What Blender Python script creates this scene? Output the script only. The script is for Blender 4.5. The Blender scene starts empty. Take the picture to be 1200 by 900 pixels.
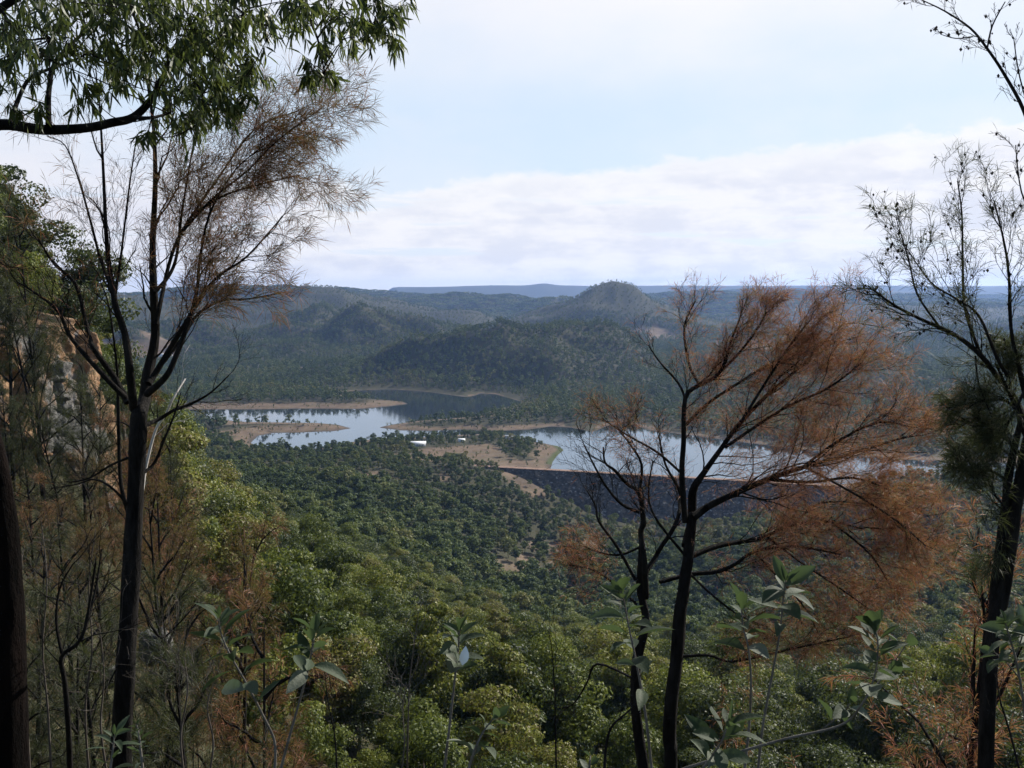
import bpy, math, random
import numpy as np
from mathutils import Vector
R = math.radians
rng = np.random.default_rng(7)
random.seed(7)
SC = bpy.context.scene
COL = SC.collection

# ------------------------------------------------------------------ camera
F = 1200.0                       # focal length in photo pixels (photo is 1200 x 900)
EYE = 190.0                      # eye height above the lake
PITCH = math.atan(108.0 / F)     # looking slightly down; horizon at photo row 342
CP, SP = math.cos(PITCH), math.sin(PITCH)
cd = bpy.data.cameras.new('camera'); cam = bpy.data.objects.new('camera', cd); COL.objects.link(cam)
cd.sensor_width = 36.0; cd.lens = 36.0 * F / 1200.0; cd.clip_start = 0.05; cd.clip_end = 60000
cam.location = (0, 0, EYE); cam.rotation_euler = (R(90) - PITCH, 0, 0)
SC.camera = cam

def ray(x, y):
    a = (x - 600.0) / F; b = (450.0 - y) / F
    return a, CP + b * SP, -SP + b * CP
def at(x, y, D):                 # world point seen at photo pixel (x, y), D metres ahead
    dx, dy, dz = ray(x, y)
    return np.array((dx / dy * D, D, EYE + dz / dy * D))
def onz(x, y, z):                # world point seen at pixel on level z
    dx, dy, dz = ray(x, y)
    t = (z - EYE) / dz
    return np.array((dx * t, dy * t, z))
def topix(X, Y, Z):
    X = np.asarray(X, float); Y = np.asarray(Y, float); Z = np.asarray(Z, float) - EYE
    d = Y * CP - Z * SP; d = np.where(np.abs(d) < 1e-6, 1e-6, d); v = Y * SP + Z * CP
    return 600 + F * X / d, 450 - F * v / d, d

# ------------------------------------------------------------------ noise
def _hash(ix, iy, s):
    h = (ix.astype(np.int64) * 374761393 + iy.astype(np.int64) * 668265263 + s * 1274126177) & 0xffffffff
    h = ((h ^ (h >> 13)) * 1274126177) & 0xffffffff
    h = h ^ (h >> 16)
    return (h & 0xffffff) / float(0xffffff)
def vnoise(x, y, s=0):
    ix = np.floor(x); iy = np.floor(y); fx = x - ix; fy = y - iy
    fx = fx * fx * fx * (fx * (fx * 6 - 15) + 10); fy = fy * fy * fy * (fy * (fy * 6 - 15) + 10)
    a = _hash(ix, iy, s); b = _hash(ix + 1, iy, s); c = _hash(ix, iy + 1, s); d = _hash(ix + 1, iy + 1, s)
    return (a + (b - a) * fx) * (1 - fy) + (c + (d - c) * fx) * fy
def fbm(x, y, s=0, o=4):
    t = 0; a = .5
    for i in range(o):
        t = t + a * (vnoise(x, y, s + i * 17) * 2 - 1); x = x * 2.03 + 5.1; y = y * 2.03 + 1.7; a *= .5
    return t
def ridged(x, y, s=0, o=3):
    t = 0; a = .5
    for i in range(o):
        t = t + a * (1 - np.abs(vnoise(x, y, s + i * 17) * 2 - 1) * 2); x = x * 2.1 + 3.1; y = y * 2.1 + 7.7; a *= .5
    return t
def sstep(a, b, x):
    t = np.clip((x - a) / (b - a), 0, 1); return t * t * (3 - 2 * t)

# ------------------------------------------------------------------ lake outline (photo pixels dropped onto the water level)
FAR_SHORE = [(150,480),(200,481),(235,480),(300,480),(360,479),(420,479.5),(455,476.5),(478,473.5),(472,470.5),(450,468.5),(425,466.5),(405,463.5),
 (402,460),(425,457),(455,456),(490,458),(515,461),(535,464),(548,465.5),(557,463.5),(563,461),(580,462),(598,467),(612,471),
 (602,475),(585,479),(570,483),(560,487),(530,490),(490,493),(462,497),(443,501),(470,504.5),(505,505),(540,503.5),(580,505.5),(620,503.5),
 (645,500),(668,501),(695,506),(718,497),(742,498),(760,504),(800,509),(860,517),(930,526),(1000,533),(1060,538),(1110,540),(1170,542),(1240,543)]
NEAR_SHORE = [(1240,553),(1140,553),(1080,557),(1000,566),(962,571.5),(900,568),(800,563),(700,556.5),(650,553.2),(645,550),(648,541),(654,533),(661,527.5),(655,523),
 (640,520),(622,516.5),(606,512),(590,509.5),(560,508.5),(530,510),(505,512),(480,513),(450,513),(425,516),(400,520),(380,525),(345,528),(310,526),(294,519),
 (302,511),(320,507.5),(350,507),(390,505.5),(412,502),(395,497.5),(370,495.5),(330,495),(290,494.5),(262,492),(230,489),(195,488)]
LAKE = np.array([onz(x, y, 0.0)[:2] for x, y in FAR_SHORE + NEAR_SHORE])
def poly_in(P, X, Y):
    ins = np.zeros(X.shape, bool); n = len(P)
    for i in range(n):
        x0, y0 = P[i]; x1, y1 = P[(i + 1) % n]
        c = (y0 > Y) != (y1 > Y)
        with np.errstate(divide='ignore', invalid='ignore'):
            ins ^= c & (X < (x1 - x0) * (Y - y0) / (y1 - y0 if y1 != y0 else 1e-9) + x0)
    return ins
def poly_dist(P, X, Y, close=True):
    d = np.full(X.shape, 1e12); n = len(P)
    for i in range(n if close else n - 1):
        x0, y0 = P[i]; x1, y1 = P[(i + 1) % n]
        vx, vy = x1 - x0, y1 - y0
        t = np.clip(((X - x0) * vx + (Y - y0) * vy) / (vx * vx + vy * vy + 1e-9), 0, 1)
        d = np.minimum(d, (X - x0 - t * vx) ** 2 + (Y - y0 - t * vy) ** 2)
    return np.sqrt(d)
def lake_sd(X, Y):               # > 0 on land, metres to the shore
    out = np.full(X.shape, 4000.0)
    m = (Y > 700) & (Y < 3500) & (np.abs(X) < 2500)
    if m.any():
        x, y = X[m], Y[m]
        d = poly_dist(LAKE, x, y)
        out[m] = np.where(poly_in(LAKE, x, y), -d, d)
    return out

# ------------------------------------------------------------------ dam axis
DAM0 = onz(562, 545.5, 6.5); DAM1 = onz(975, 568.5, 6.5)
DAX = (DAM1 - DAM0)[:2]; DLEN = float(np.hypot(*DAX)); DAX = DAX / DLEN
DNR = np.array((DAX[1], -DAX[0]))            # towards the viewer (downstream)
if DNR[1] > 0: DNR = -DNR

# ------------------------------------------------------------------ near ground: depth profiles along sight lines
PD = np.array([0, 2, 4, 8, 14, 20, 35, 60, 100, 150, 200, 300, 400, 550, 700, 850, 1000, 1150.])
PU = (np.array([-900, -400, 0, 100, 220, 350, 480, 600, 700, 850, 1000, 1200, 1600, 2200]) - 600) / F
PZ = np.array([
 [188.4,188.3,188.0,187.0,186,185,184,186,192,198,198,190,175,150,120,90, 60, 40],
 [188.4,188.2,187.6,185.8,183,180,178,180,188,195,196,188,170,140,110,80, 50, 30],
 [188.4,188.1,187.3,184.4,180,175,169,168,172,191,191,176,150,112, 82,56, 34, 16],
 [188.4,188.1,187.2,184.0,178,172,166,164,168,178,176,150,122, 86, 62,42, 25, 12],
 [188.4,188.1,187.1,183.6,177,170,160,152,146,142,138,120, 98, 68, 46,31, 18,  9],
 [188.4,188.1,187.1,183.5,176,168,153,140,132,126,118,101, 82, 57, 40,27, 17,  8],
 [188.4,188.1,187.1,183.5,176,168,152,139,129,119,109, 87, 63, 37, 20,13, 14,  9],
 [188.4,188.1,187.1,183.5,176,168,152,138,128,115,101, 72, 42,  4,-20,-19,  2, 5],
 [188.4,188.1,187.1,183.5,176,168,152,138,127,113, 98, 68, 36, -6,-32,-35,-33,-20],
 [188.4,188.1,187.1,183.5,176,168,152,138,127,112, 96, 65, 34, -4,-29,-30,-27,-15],
 [188.4,188.1,187.1,183.5,176,168,152,138,127,111, 94, 60, 30,  0,-18,-10,  6,  5],
 [188.4,188.1,187.1,183.8,177,169,154,140,130,114, 98, 66, 38, 12, -2, -1,  7,  6],
 [188.4,188.1,187.1,184.2,178,171,158,146,136,122,108, 78, 52, 28, 16, 14, 16, 16],
 [188.4,188.2,187.4,185.0,180,174,163,154,146,136,124, 98, 74, 50, 38, 34, 34, 34]], float)
PUF = np.linspace(PU[0], PU[-1], 521)
PZF = np.stack([np.interp(PUF, PU, PZ[:, j]) for j in range(len(PD))], 1)
_k = np.exp(-.5 * (np.arange(-16, 17) / 6.) ** 2); _k /= _k.sum()
PZF = np.stack([np.convolve(np.pad(PZF[:, j], 16, mode='edge'), _k, 'valid') for j in range(len(PD))], 1)
def near_h(X, Y):
    D = np.clip(Y, 0, 1150); u = X / np.maximum(Y, 0.5)
    u = np.clip(u, PU[0], PU[-1])
    ld = np.log(D + 6); k = np.log(PD + 6)
    jd = np.clip(np.searchsorted(PD, D, side='right') - 1, 0, len(PD) - 2)
    td = (ld - k[jd]) / (k[jd + 1] - k[jd])
    ju = np.clip(((u - PUF[0]) / (PUF[1] - PUF[0])).astype(int), 0, len(PUF) - 2)
    tu = (u - PUF[ju]) / (PUF[1] - PUF[0])
    def hermite(row):             # Catmull-Rom along the sight line
        j0 = np.maximum(jd - 1, 0); j3 = np.minimum(jd + 2, len(PD) - 1)
        p0, p1, p2, p3 = PZF[row, j0], PZF[row, jd], PZF[row, jd + 1], PZF[row, j3]
        c = p1 + .5 * td * (p2 - p0 + td * (2 * p0 - 5 * p1 + 4 * p2 - p3 + td * (3 * (p1 - p2) + p3 - p0)))
        return np.clip(c, np.minimum(p1, p2), np.maximum(p1, p2))
    return hermite(ju) * (1 - tu) + hermite(ju + 1) * tu

# ------------------------------------------------------------------ hills: (pixel x, pixel row of the top, distance, half width px, half depth m)
HILLS = [(625,399,2270,85,200),(545,405,2300,50,180),(480,412,2230,50,180),(700,410,2290,55,190),(760,432,2200,45,180),(405,426,2380,45,180),(545,440,2060,32,110),(650,432,2040,40,120),(770,450,2080,50,140),
 (290,428,2620,70,180),(200,430,2700,70,180),
 (440,376,3150,55,250),(330,372,3450,55,260),(355,395,2950,50,180),(525,378,3400,50,260),(250,380,3250,60,240),(395,366,3700,45,250),(150,388,3000,90,300),(40,380,3000,90,300),(600,384,3350,50,240),
 (365,343,4700,85,450),(270,350,4900,80,450),(110,342,4400,120,450),(455,354,4800,70,400),(-100,340,4300,150,500),(540,362,4600,60,300),
 (708,346,4050,42,240),(702,354,4050,78,360),(716,364,4080,135,420),(800,392,4000,80,260),(620,385,4000,60,260),
 (560,352,6200,130,400),(660,356,5700,70,350),(860,356,6200,140,400),(1000,360,5200,120,400),(1160,358,5400,150,450),(950,352,7200,300,500),(300,346,7000,250,500),
 (850,400,3000,90,280),(985,386,3900,110,300),(1130,388,3600,110,300),(1260,380,3600,120,400),
 (900,424,2250,90,260),(1000,428,2050,70,200),(1060,438,1850,40,190),(1110,458,1720,45,150),(1170,452,1700,50,180),(1280,440,1800,90,250),(960,465,1750,60,150),(850,470,1850,60,130)]
HW = []
for px, py, D, sx, sd in HILLS:
    p = at(px, py, D); HW.append((p[0], D, max(p[2] - 4, 12), sx / F * D, sd))
def far_h(X, Y):
    wx = X + 110 * fbm(X / 450, Y / 450, 3, 3); wy = Y + 110 * fbm(X / 450 + 9, Y / 450 + 4, 8, 3)
    acc = np.zeros(X.shape)
    for hx, hy, hh, sx, sd in HW:
        q = ((wx - hx) / sx) ** 2 + ((wy - hy) / sd) ** 2
        m = q < 12
        acc[m] += (hh * np.exp(-q[m] * .62)) ** 4
    h = acc ** .25
    rel = np.clip(h / 90, 0, 1.5)
    h = h * (.86 + .14 * np.clip(rel, 0, 1)) + rel * (1 - .72 * sstep(3300, 3900, Y)) * (100 * ridged(X / 430, Y / 430, 21, 3) - 8) + rel * 8 * fbm(X / 120, Y / 120, 31, 3)
    h = h + sstep(4200, 7500, Y) * (34 + 34 * fbm(X / 1300, Y / 900, 41, 4)) + 5 + 4 * fbm(X / 160, Y / 160, 51, 3)
    # long flat plateau on the horizon
    u = X / np.maximum(Y, 1)
    edge = sstep(-.132, -.112, u + .006 * fbm(X / 700, Y / 700, 77, 2))
    lump = np.exp(-((u + .25) / .02) ** 2) * .9
    pl = sstep(12300, 13600, Y + 900 * fbm(X / 1500, Y / 3000, 61, 3)) * np.maximum(edge, lump)
    rim = sstep(13000, 14000, Y)
    top = 268 + 26 * fbm(X / 1500, Y / 1500, 71, 4) + 34 * np.exp(-((u - .095) / .006) ** 2) + 26 * np.exp(-((u - .03) / .012) ** 2)
    h = np.maximum(h, h * (1 - pl) + top * pl * (.55 + .45 * rim))
    r2 = sstep(9000, 9700, Y + 600 * fbm(X / 900, Y / 1500, 65, 3)) * (sstep(.06, .22, u) + .35 * sstep(-.5, -.3, -u)) * (150 + 22 * fbm(X / 800, Y / 800, 68, 4))
    return np.maximum(h, r2)
def ground(X, Y):
    X = np.asarray(X, float); Y = np.asarray(Y, float)
    shp = X.shape; X = X.ravel(); Y = Y.ravel()
    n = near_h(X, Y)
    r = np.hypot(X, Y)
    n = n + sstep(60, 250, r) * 5 * fbm(X / 70, Y / 70, 91, 4) + sstep(3, 20, r) * .8 * fbm(X / 7, Y / 7, 95, 4) + sstep(4, 12, r) * .15 * fbm(X / .9, Y / .9, 97, 2)
    h = n.copy()
    m = Y > 850
    if m.any():
        x, y = X[m], Y[m]
        sd = lake_sd(x, y)
        f = far_h(x, y)
        low = np.minimum(.085 * np.maximum(sd, 0), 3.2 + .02 * np.clip(sd, 0, 150))
        up = sstep(8, 200, sd)
        f = low + np.maximum(f - low, 0) * up
        w = sstep(1130, 1260, y + 25 * fbm(x / 90, y / 90, 12, 2))
        nn = n[m]
        # land near the water's edge eases down to the water, except below the dam
        t = (x - DAM0[0]) * DAX[0] + (y - DAM0[1]) * DAX[1]; q = (x - DAM0[0]) * DNR[0] + (y - DAM0[1]) * DNR[1]
        upst = sstep(14, -14, q) if False else 1 - sstep(-14, 14, q)
        outside = np.maximum(1 - sstep(-40, -10, t), sstep(DLEN + 10, DLEN + 40, t))
        ease = np.maximum(upst, outside)
        lim = .6 + .13 * np.maximum(sd, 0) + .0005 * np.maximum(sd, 0) ** 2
        lim = np.where(sd < 0, .18 * sd, lim)
        nn = np.where(ease > 0, nn + (np.minimum(nn, lim) - nn) * ease, nn)
        nn = np.where((ease > .5) & (sd > 0), np.maximum(nn, low), nn)
        hh = nn * (1 - w) + f * w
        hh = np.where(sd < 0, np.maximum(.12 * sd, -14), hh)
        hh = np.where((sd < 0) & (q > -10) & (t > -20) & (t < DLEN + 20), np.minimum(hh, -20), hh)
        h[m] = hh
    return h.reshape(shp)

# ------------------------------------------------------------------ bare patches (photo pixel ellipses dropped onto the ground)
def hit(x, y, d0=40, d1=9000):    # march the sight line to the ground
    dx, dy, dz = ray(x, y)
    Y = np.exp(np.linspace(math.log(d0), math.log(d1), 4000))
    Z = EYE + dz / dy * Y; X = dx / dy * Y
    g = ground(X, Y)
    k = np.argmax(g > Z)
    return np.array((X[k], Y[k], g[k]))
BARE = []
for px, py, rx, ry in [(592,672,26,13),(640,642,24,7),(530,530,42,7),(500,537,30,5),(600,545,36,6),(640,536,16,14),(655,668,16,8),(545,643,10,6),(480,585,17,9),(452,602,16,8),(430,575,10,5),(585,622,12,5),(520,612,9,4),(440,556,14,3),(560,528,34,9),(575,540,40,5),(385,590,9,4),(520,560,10,4),
                       (700,641,26,6),(620,660,14,8),(800,640,20,6)]:
    c = hit(px, py, 300); e = hit(px, py - ry, 300); w = rx / F * c[1]
    BARE.append((c[0], c[1], w, max(abs(e[1] - c[1]), 10)))
for px, py, D, rx, rd in [(730,405,3300,26,120),(770,400,3500,26,120),(880,428,2600,26,160),(910,424,2700,34,200),(150,424,2700,50,90),(195,427,2850,30,60),(840,415,3100,20,90),(360,448,2380,12,40),(1060,402,3700,26,90)]:
    BARE.append(((px - 600) / F * D, D, rx / F * D, rd))
ABUT = np.array([onz(x, y, z)[:2] for x, y, z in [(580,549,4),(598,553,0),(645,612,-40),(622,612,-36),(600,590,-22)]])
def bareness(X, Y, H=None):
    X = np.asarray(X, float); Y = np.asarray(Y, float)
    b = np.zeros(X.shape)
    n = .55 * fbm(X / 28, Y / 28, 15, 3) + .3 * fbm(X / 150, Y / 150, 16, 2)
    for x, y, a, c in BARE:
        q = np.sqrt(((X - x) / a) ** 2 + ((Y - y) / c) ** 2)
        b = np.maximum(b, 1 - sstep(.75, 1.1, q + n))
    m = (Y > 800) & (Y < 1150)
    if m.any():
        x, y = X[m], Y[m]
        d = poly_dist(ABUT, x, y); d = np.where(poly_in(ABUT, x, y), -d, d)
        b[m] = np.maximum(b[m], 1 - sstep(0, 9, d + 10 * n[m]))
    sd = lake_sd(X, Y)
    m = (sd > -30) & (sd < 200)
    if m.any():
        wid = np.where(Y[m] > 1780, 4, 24)
        wid = np.where((Y[m] > 1330) & (X[m] < -150) & (Y[m] < 1760), 46, wid)
        wid = np.where((Y[m] > 1230) & (X[m] > 75), 7, wid)
        b[m] = np.maximum(b[m], 1 - sstep(wid * .8, wid * 1.5, sd[m] + 30 * n[m]))
    t = (X - DAM0[0]) * DAX[0] + (Y - DAM0[1]) * DAX[1]; q = (X - DAM0[0]) * DNR[0] + (Y - DAM0[1]) * DNR[1]
    return b

# ------------------------------------------------------------------ mesh helpers
class MB:
    def __init__(s): s.v = []; s.f = []; s.n = 0
    def add(s, v, f):
        v = np.asarray(v, float).reshape(-1, 3); f = np.asarray(f, int)
        s.v.append(v); s.f.append(f + s.n); s.n += len(v)
    def build(s, name, mat, parent=None, smooth=False, loc=None):
        V = np.concatenate(s.v) if s.v else np.zeros((0, 3))
        if loc is not None: V = V - np.asarray(loc)
        ob = mesh_obj(name, V, s.f, mat, parent, smooth)
        if loc is not None and parent is None: ob.location = loc
        return ob
def mesh_data(name, V, F_list, mat, smooth=False):
    me = bpy.data.meshes.new(name)
    if isinstance(F_list, np.ndarray): F_list = [F_list]
    F_list = [f for f in F_list if len(f)]
    loops = np.concatenate([f.ravel() for f in F_list]).astype(np.int32)
    tot = np.concatenate([np.full(len(f), f.shape[1], np.int32) for f in F_list])
    me.vertices.add(len(V)); me.vertices.foreach_set('co', np.asarray(V, np.float32).ravel())
    me.loops.add(len(loops)); me.loops.foreach_set('vertex_index', loops)
    me.polygons.add(len(tot))
    st = np.zeros(len(tot), np.int32); st[1:] = np.cumsum(tot)[:-1]
    me.polygons.foreach_set('loop_start', st)
    if smooth: me.polygons.foreach_set('use_smooth', np.ones(len(tot), bool))
    me.update(calc_edges=True)
    for m in (mat if isinstance(mat, (list, tuple)) else [mat]):
        if m: me.materials.append(m)
    return me
def mesh_obj(name, V, F_list, mat, parent=None, smooth=False):
    ob = bpy.data.objects.new(name, mesh_data(name, V, F_list, mat, smooth)); COL.objects.link(ob)
    if parent: ob.parent = parent
    return ob
def thing(name, label, cat, loc=(0, 0, 0), group=None):
    o = bpy.data.objects.new(name, None); COL.objects.link(o); o.location = loc
    o.empty_display_size = .2
    o['label'] = label; o['category'] = cat
    if group: o['group'] = group
    return o
def tag(o, label=None, cat=None, group=None, kind=None):
    if label: o['label'] = label
    if cat: o['category'] = cat
    if group: o['group'] = group
    if kind: o['kind'] = kind
    return o
def tube(mb, pts, rad, sides=6):
    P = np.asarray(pts, float); n = len(P); rad = np.broadcast_to(np.asarray(rad, float), (n,))
    T = np.gradient(P, axis=0); T /= np.linalg.norm(T, axis=1)[:, None] + 1e-12
    ref = np.array((1., 0, 0)) if abs(T[0][0]) < .8 else np.array((0, 1., 0))
    a = np.cross(T[0], ref); a /= np.linalg.norm(a)
    N = np.empty((n, 3)); N[0] = a
    for i in range(1, n):
        a = N[i - 1] - T[i] * np.dot(N[i - 1], T[i]); N[i] = a / (np.linalg.norm(a) + 1e-12)
    B = np.cross(T, N)
    ang = np.arange(sides) * 2 * math.pi / sides
    V = P[:, None, :] + rad[:, None, None] * (np.cos(ang)[None, :, None] * N[:, None, :] + np.sin(ang)[None, :, None] * B[:, None, :])
    i = np.arange(n - 1)[:, None] * sides; k = np.arange(sides)[None, :]; k2 = (k + 1) % sides
    Fq = np.stack([i + k, i + k2, i + sides + k2, i + sides + k], -1).reshape(-1, 4)
    mb.add(V.reshape(-1, 3), Fq)
    mb.add(V[-1], np.arange(sides)[None, :])
def smoothline(P, k=4):           # Catmull-Rom through the points
    P = np.asarray(P, float); n = len(P); out = []
    for i in range(n - 1):
        p0 = P[max(i - 1, 0)]; p1 = P[i]; p2 = P[i + 1]; p3 = P[min(i + 2, n - 1)]
        for j in range(k):
            t = j / k
            out.append(.5 * (2 * p1 + (p2 - p0) * t + (2 * p0 - 5 * p1 + 4 * p2 - p3) * t * t + (3 * p1 - p0 - 3 * p2 + p3) * t ** 3))
    out.append(P[-1]); return np.array(out)

# ------------------------------------------------------------------ materials
def mat(name):
    m = bpy.data.materials.new(name); m.use_nodes = True; nt = m.node_tree; nt.nodes.clear()
    out = nt.nodes.new('ShaderNodeOutputMaterial'); return m, nt, out
class NT:
    def __init__(s, nt): s.nt = nt
    def n(s, typ, **kw):
        x = s.nt.nodes.new(typ)
        for k, v in kw.items():
            if k.startswith('i_'):
                key = k[2:]; key = int(key) if key.isdigit() else key.replace('_', ' ')
                if isinstance(v, bpy.types.NodeSocket): s.nt.links.new(v, x.inputs[key])
                else: x.inputs[key].default_value = v
            else: setattr(x, k, v)
        return x
    def math(s, op, a, b=None, c=None, clamp=False):
        x = s.nt.nodes.new('ShaderNodeMath'); x.operation = op; x.use_clamp = clamp
        for i, v in enumerate((a, b, c)):
            if v is None: continue
            if isinstance(v, bpy.types.NodeSocket): s.nt.links.new(v, x.inputs[i])
            else: x.inputs[i].default_value = v
        return x.outputs[0]
    def link(s, a, b): s.nt.links.new(a, b)
    def ramp(s, fac, stops, interp='LINEAR'):
        x = s.nt.nodes.new('ShaderNodeValToRGB'); cr = x.color_ramp; cr.interpolation = interp
        while len(cr.elements) < len(stops): cr.elements.new(.5)
        for e, (p, c) in zip(cr.elements, stops): e.position = p; e.color = (*c, 1) if len(c) == 3 else c
        s.link(fac, x.inputs[0]); return x.outputs[0]
    def mix(s, fac, a, b, blend='MIX'):
        x = s.nt.nodes.new('ShaderNodeMix'); x.data_type = 'RGBA'; x.blend_type = blend
        for sock, v in ((x.inputs[0], fac), (x.inputs[6], a), (x.inputs[7], b)):
            if isinstance(v, bpy.types.NodeSocket): s.link(v, sock)
            elif isinstance(v, (int, float)): sock.default_value = v
            else: sock.default_value = (*v, 1)
        return x.outputs[2]
    def noise(s, scale, detail=4, rough=.55, vec=None, w=None):
        x = s.nt.nodes.new('ShaderNodeTexNoise'); x.inputs['Scale'].default_value = scale; x.inputs['Detail'].default_value = detail; x.inputs['Roughness'].default_value = rough
        if vec is not None: s.link(vec, x.inputs['Vector'])
        return x.outputs[0]
def leaf_mat(name, stops, transl=.3, rough=.6, per='random', spec=.25, nscale=None, patch=None):
    m, nt, out = mat(name); g = NT(nt)
    oi = g.n('ShaderNodeObjectInfo'); geo = g.n('ShaderNodeNewGeometry')
    fac = oi.outputs['Random']
    if per == 'island': fac = geo.outputs['Random Per Island']
    if per == 'both': fac = g.math('MULTIPLY_ADD', g.math('SUBTRACT', geo.outputs['Random Per Island'], .5), .55, oi.outputs['Random'], clamp=True)
    if nscale:
        tc = g.n('ShaderNodeTexCoord'); nz = g.noise(nscale, 3, .6, tc.outputs['Object'])
        fac = g.math('MULTIPLY_ADD', g.math('SUBTRACT', nz, .5), 1.6, fac, clamp=True)
    if patch:                    # stands of lighter and darker kinds of tree
        fac = g.math('ADD', g.math('MULTIPLY', fac, .62), g.math('MULTIPLY_ADD', g.noise(patch, 3, .6, oi.outputs['Location']), 1.9, -.76), clamp=True)
    col = g.ramp(fac, stops)
    p = g.n('ShaderNodeBsdfPrincipled', i_Roughness=rough); p.inputs['Specular IOR Level'].default_value = spec
    g.link(col, p.inputs['Base Color'])
    t = g.n('ShaderNodeBsdfTranslucent'); g.link(g.mix(.35, col, (.20, .24, .05), 'MIX'), t.inputs['Color'])
    mx = g.n('ShaderNodeMixShader', i_0=transl); g.link(p.outputs[0], mx.inputs[1]); g.link(t.outputs[0], mx.inputs[2])
    g.link(mx.outputs[0], out.inputs[0]); return m
def plain_mat(name, c0, c1, scale=6, rough=.85, bump=.3, bscale=None, stretch=None, spec=.2):
    m, nt, out = mat(name); g = NT(nt)
    tc = g.n('ShaderNodeTexCoord'); vec = tc.outputs['Object']
    if stretch:
        mp = g.n('ShaderNodeMapping'); mp.inputs['Scale'].default_value = stretch; g.link(vec, mp.inputs[0]); vec = mp.outputs[0]
    nz = g.noise(scale, 5, .65, vec)
    col = g.ramp(nz, [(.32, c0), (.68, c1)])
    p = g.n('ShaderNodeBsdfPrincipled', i_Roughness=rough); p.inputs['Specular IOR Level'].default_value = spec
    g.link(col, p.inputs['Base Color'])
    if bump:
        b = g.n('ShaderNodeBump', i_Strength=bump, i_Distance=.05); g.link(g.noise(bscale or scale * 2.5, 5, .7, vec), b.inputs['Height']); g.link(b.outputs[0], p.inputs['Normal'])
    g.link(p.outputs[0], out.inputs[0]); return m
# ================================================================== sky, sun, air
SUN_AZ, SUN_EL = R(47), R(33)            # to the right of the view and a little ahead
w = bpy.data.worlds.new('World'); SC.world = w; w.use_nodes = True
nt = w.node_tree; nt.nodes.clear(); g = NT(nt)
wout = g.n('ShaderNodeOutputWorld'); bg = g.n('ShaderNodeBackground'); bg.inputs['Strength'].default_value = .1
sky = g.n('ShaderNodeTexSky'); sky.sky_type = 'NISHITA'; sky.sun_disc = False; sky.sun_elevation = SUN_EL; sky.sun_rotation = SUN_AZ
sky.altitude = 400; sky.air_density = 1.0; sky.dust_density = .6; sky.ozone_density = 1.5
tc = g.n('ShaderNodeTexCoord'); gen = tc.outputs['Generated']
sx = g.n('ShaderNodeSeparateXYZ'); g.link(gen, sx.inputs[0]); dx, dy, dz = sx.outputs
def stretched(a, b, c, off=(0, 0, 0)):
    mp = g.n('ShaderNodeMapping'); mp.inputs['Scale'].default_value = (a, b, c); mp.inputs['Location'].default_value = off; g.link(gen, mp.inputs[0]); return mp.outputs[0]
def ss(x, a, b):
    mr = g.n('ShaderNodeMapRange'); mr.interpolation_type = 'SMOOTHSTEP'; g.link(x, mr.inputs[0]); mr.inputs[1].default_value = a; mr.inputs[2].default_value = b; return mr.outputs[0]
big = g.noise(1, 2, .5, stretched(2.2, 2.2, 3, (1.3, .2, 4)))
edge = g.noise(1, 7, .64, stretched(12, 12, 26, (2.1, .4, .7)))
strk = g.noise(1, 6, .6, stretched(5, 5, 62, (.4, 3.3, 1.9)))
puff = g.noise(1, 7, .62, stretched(15, 15, 40, (5.4, 1.1, 2.2)))
fine = g.noise(1, 6, .6, stretched(3.2, 3.2, 7, (8.1, 4.4, 3.2)))
# cloud bank low over the hills
lift = g.math('MULTIPLY_ADD', dx, .06, .112)
topz = g.math('ADD', lift, g.math('MULTIPLY', g.math('SUBTRACT', edge, .5), .075))
topz = g.math('ADD', topz, g.math('MULTIPLY', g.math('SUBTRACT', big, .5), .06))
leftw = ss(dx, -.10, -.5)
topz = g.math('ADD', topz, g.math('MULTIPLY', leftw, .12))
soft = g.math('MULTIPLY_ADD', leftw, .12, .013)
bankd = g.math('DIVIDE', g.math('SUBTRACT', topz, dz), soft)
bank = ss(bankd, -.35, 1.0)
# blue rents near the horizon band
gapn = ss(strk, .56, .66); gapz = g.math('MULTIPLY', ss(dz, .018, .04), g.math('SUBTRACT', 1, ss(dz, .075, .105)))
gap = g.math('MULTIPLY', g.math('MULTIPLY', gapn, gapz), .62)
bank = g.math('MULTIPLY', bank, g.math('SUBTRACT', 1, gap))
# high veil
veil = ss(g.math('ADD', dz, g.math('MULTIPLY', g.math('SUBTRACT', fine, .5), .16)), .15, .30)
veil = g.math('MULTIPLY', veil, g.math('SUBTRACT', 1, ss(dz, .42, .75)))
veil = g.math('MULTIPLY', veil, .93)
wis = g.math('MULTIPLY', ss(fine, .45, .75), .35)
cov = g.math('MAXIMUM', bank, veil); cov = g.math('MAXIMUM', cov, wis)
front = ss(dy, -.5, .25)
cov = g.math('MULTIPLY', cov, front)
shade = g.math('MULTIPLY_ADD', strk, .55, g.math('MULTIPLY', puff, .92))
WHITE = (6.4, 6.35, 6.5); GREY = (5.25, 5.4, 6.0)
bankcol = g.mix(ss(shade, .60, .86), GREY, WHITE)
rim = g.math('MULTIPLY', ss(g.math('SUBTRACT', topz, dz), .045, .0), .8)
bankcol = g.mix(rim, bankcol, (6.5, 6.5, 6.55))
bankcol = g.mix(g.math('MULTIPLY', leftw, .7), bankcol, (5.5, 5.5, 6.0))
veilcol = g.mix(ss(dx, -.35, .15), (5.6, 5.65, 6.2), (6.5, 6.4, 6.55))
bankcol = g.mix(g.math('MULTIPLY', g.math('MULTIPLY', ss(dz, .05, .0), ss(puff, .36, .60)), .9), bankcol, (6.5, 6.5, 6.6))
ccol = g.mix(bank, veilcol, bankcol)
blue = g.mix(.88, sky.outputs[0], (4.6, 5.4, 6.4))      # thin bright haze over the low sky
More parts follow.
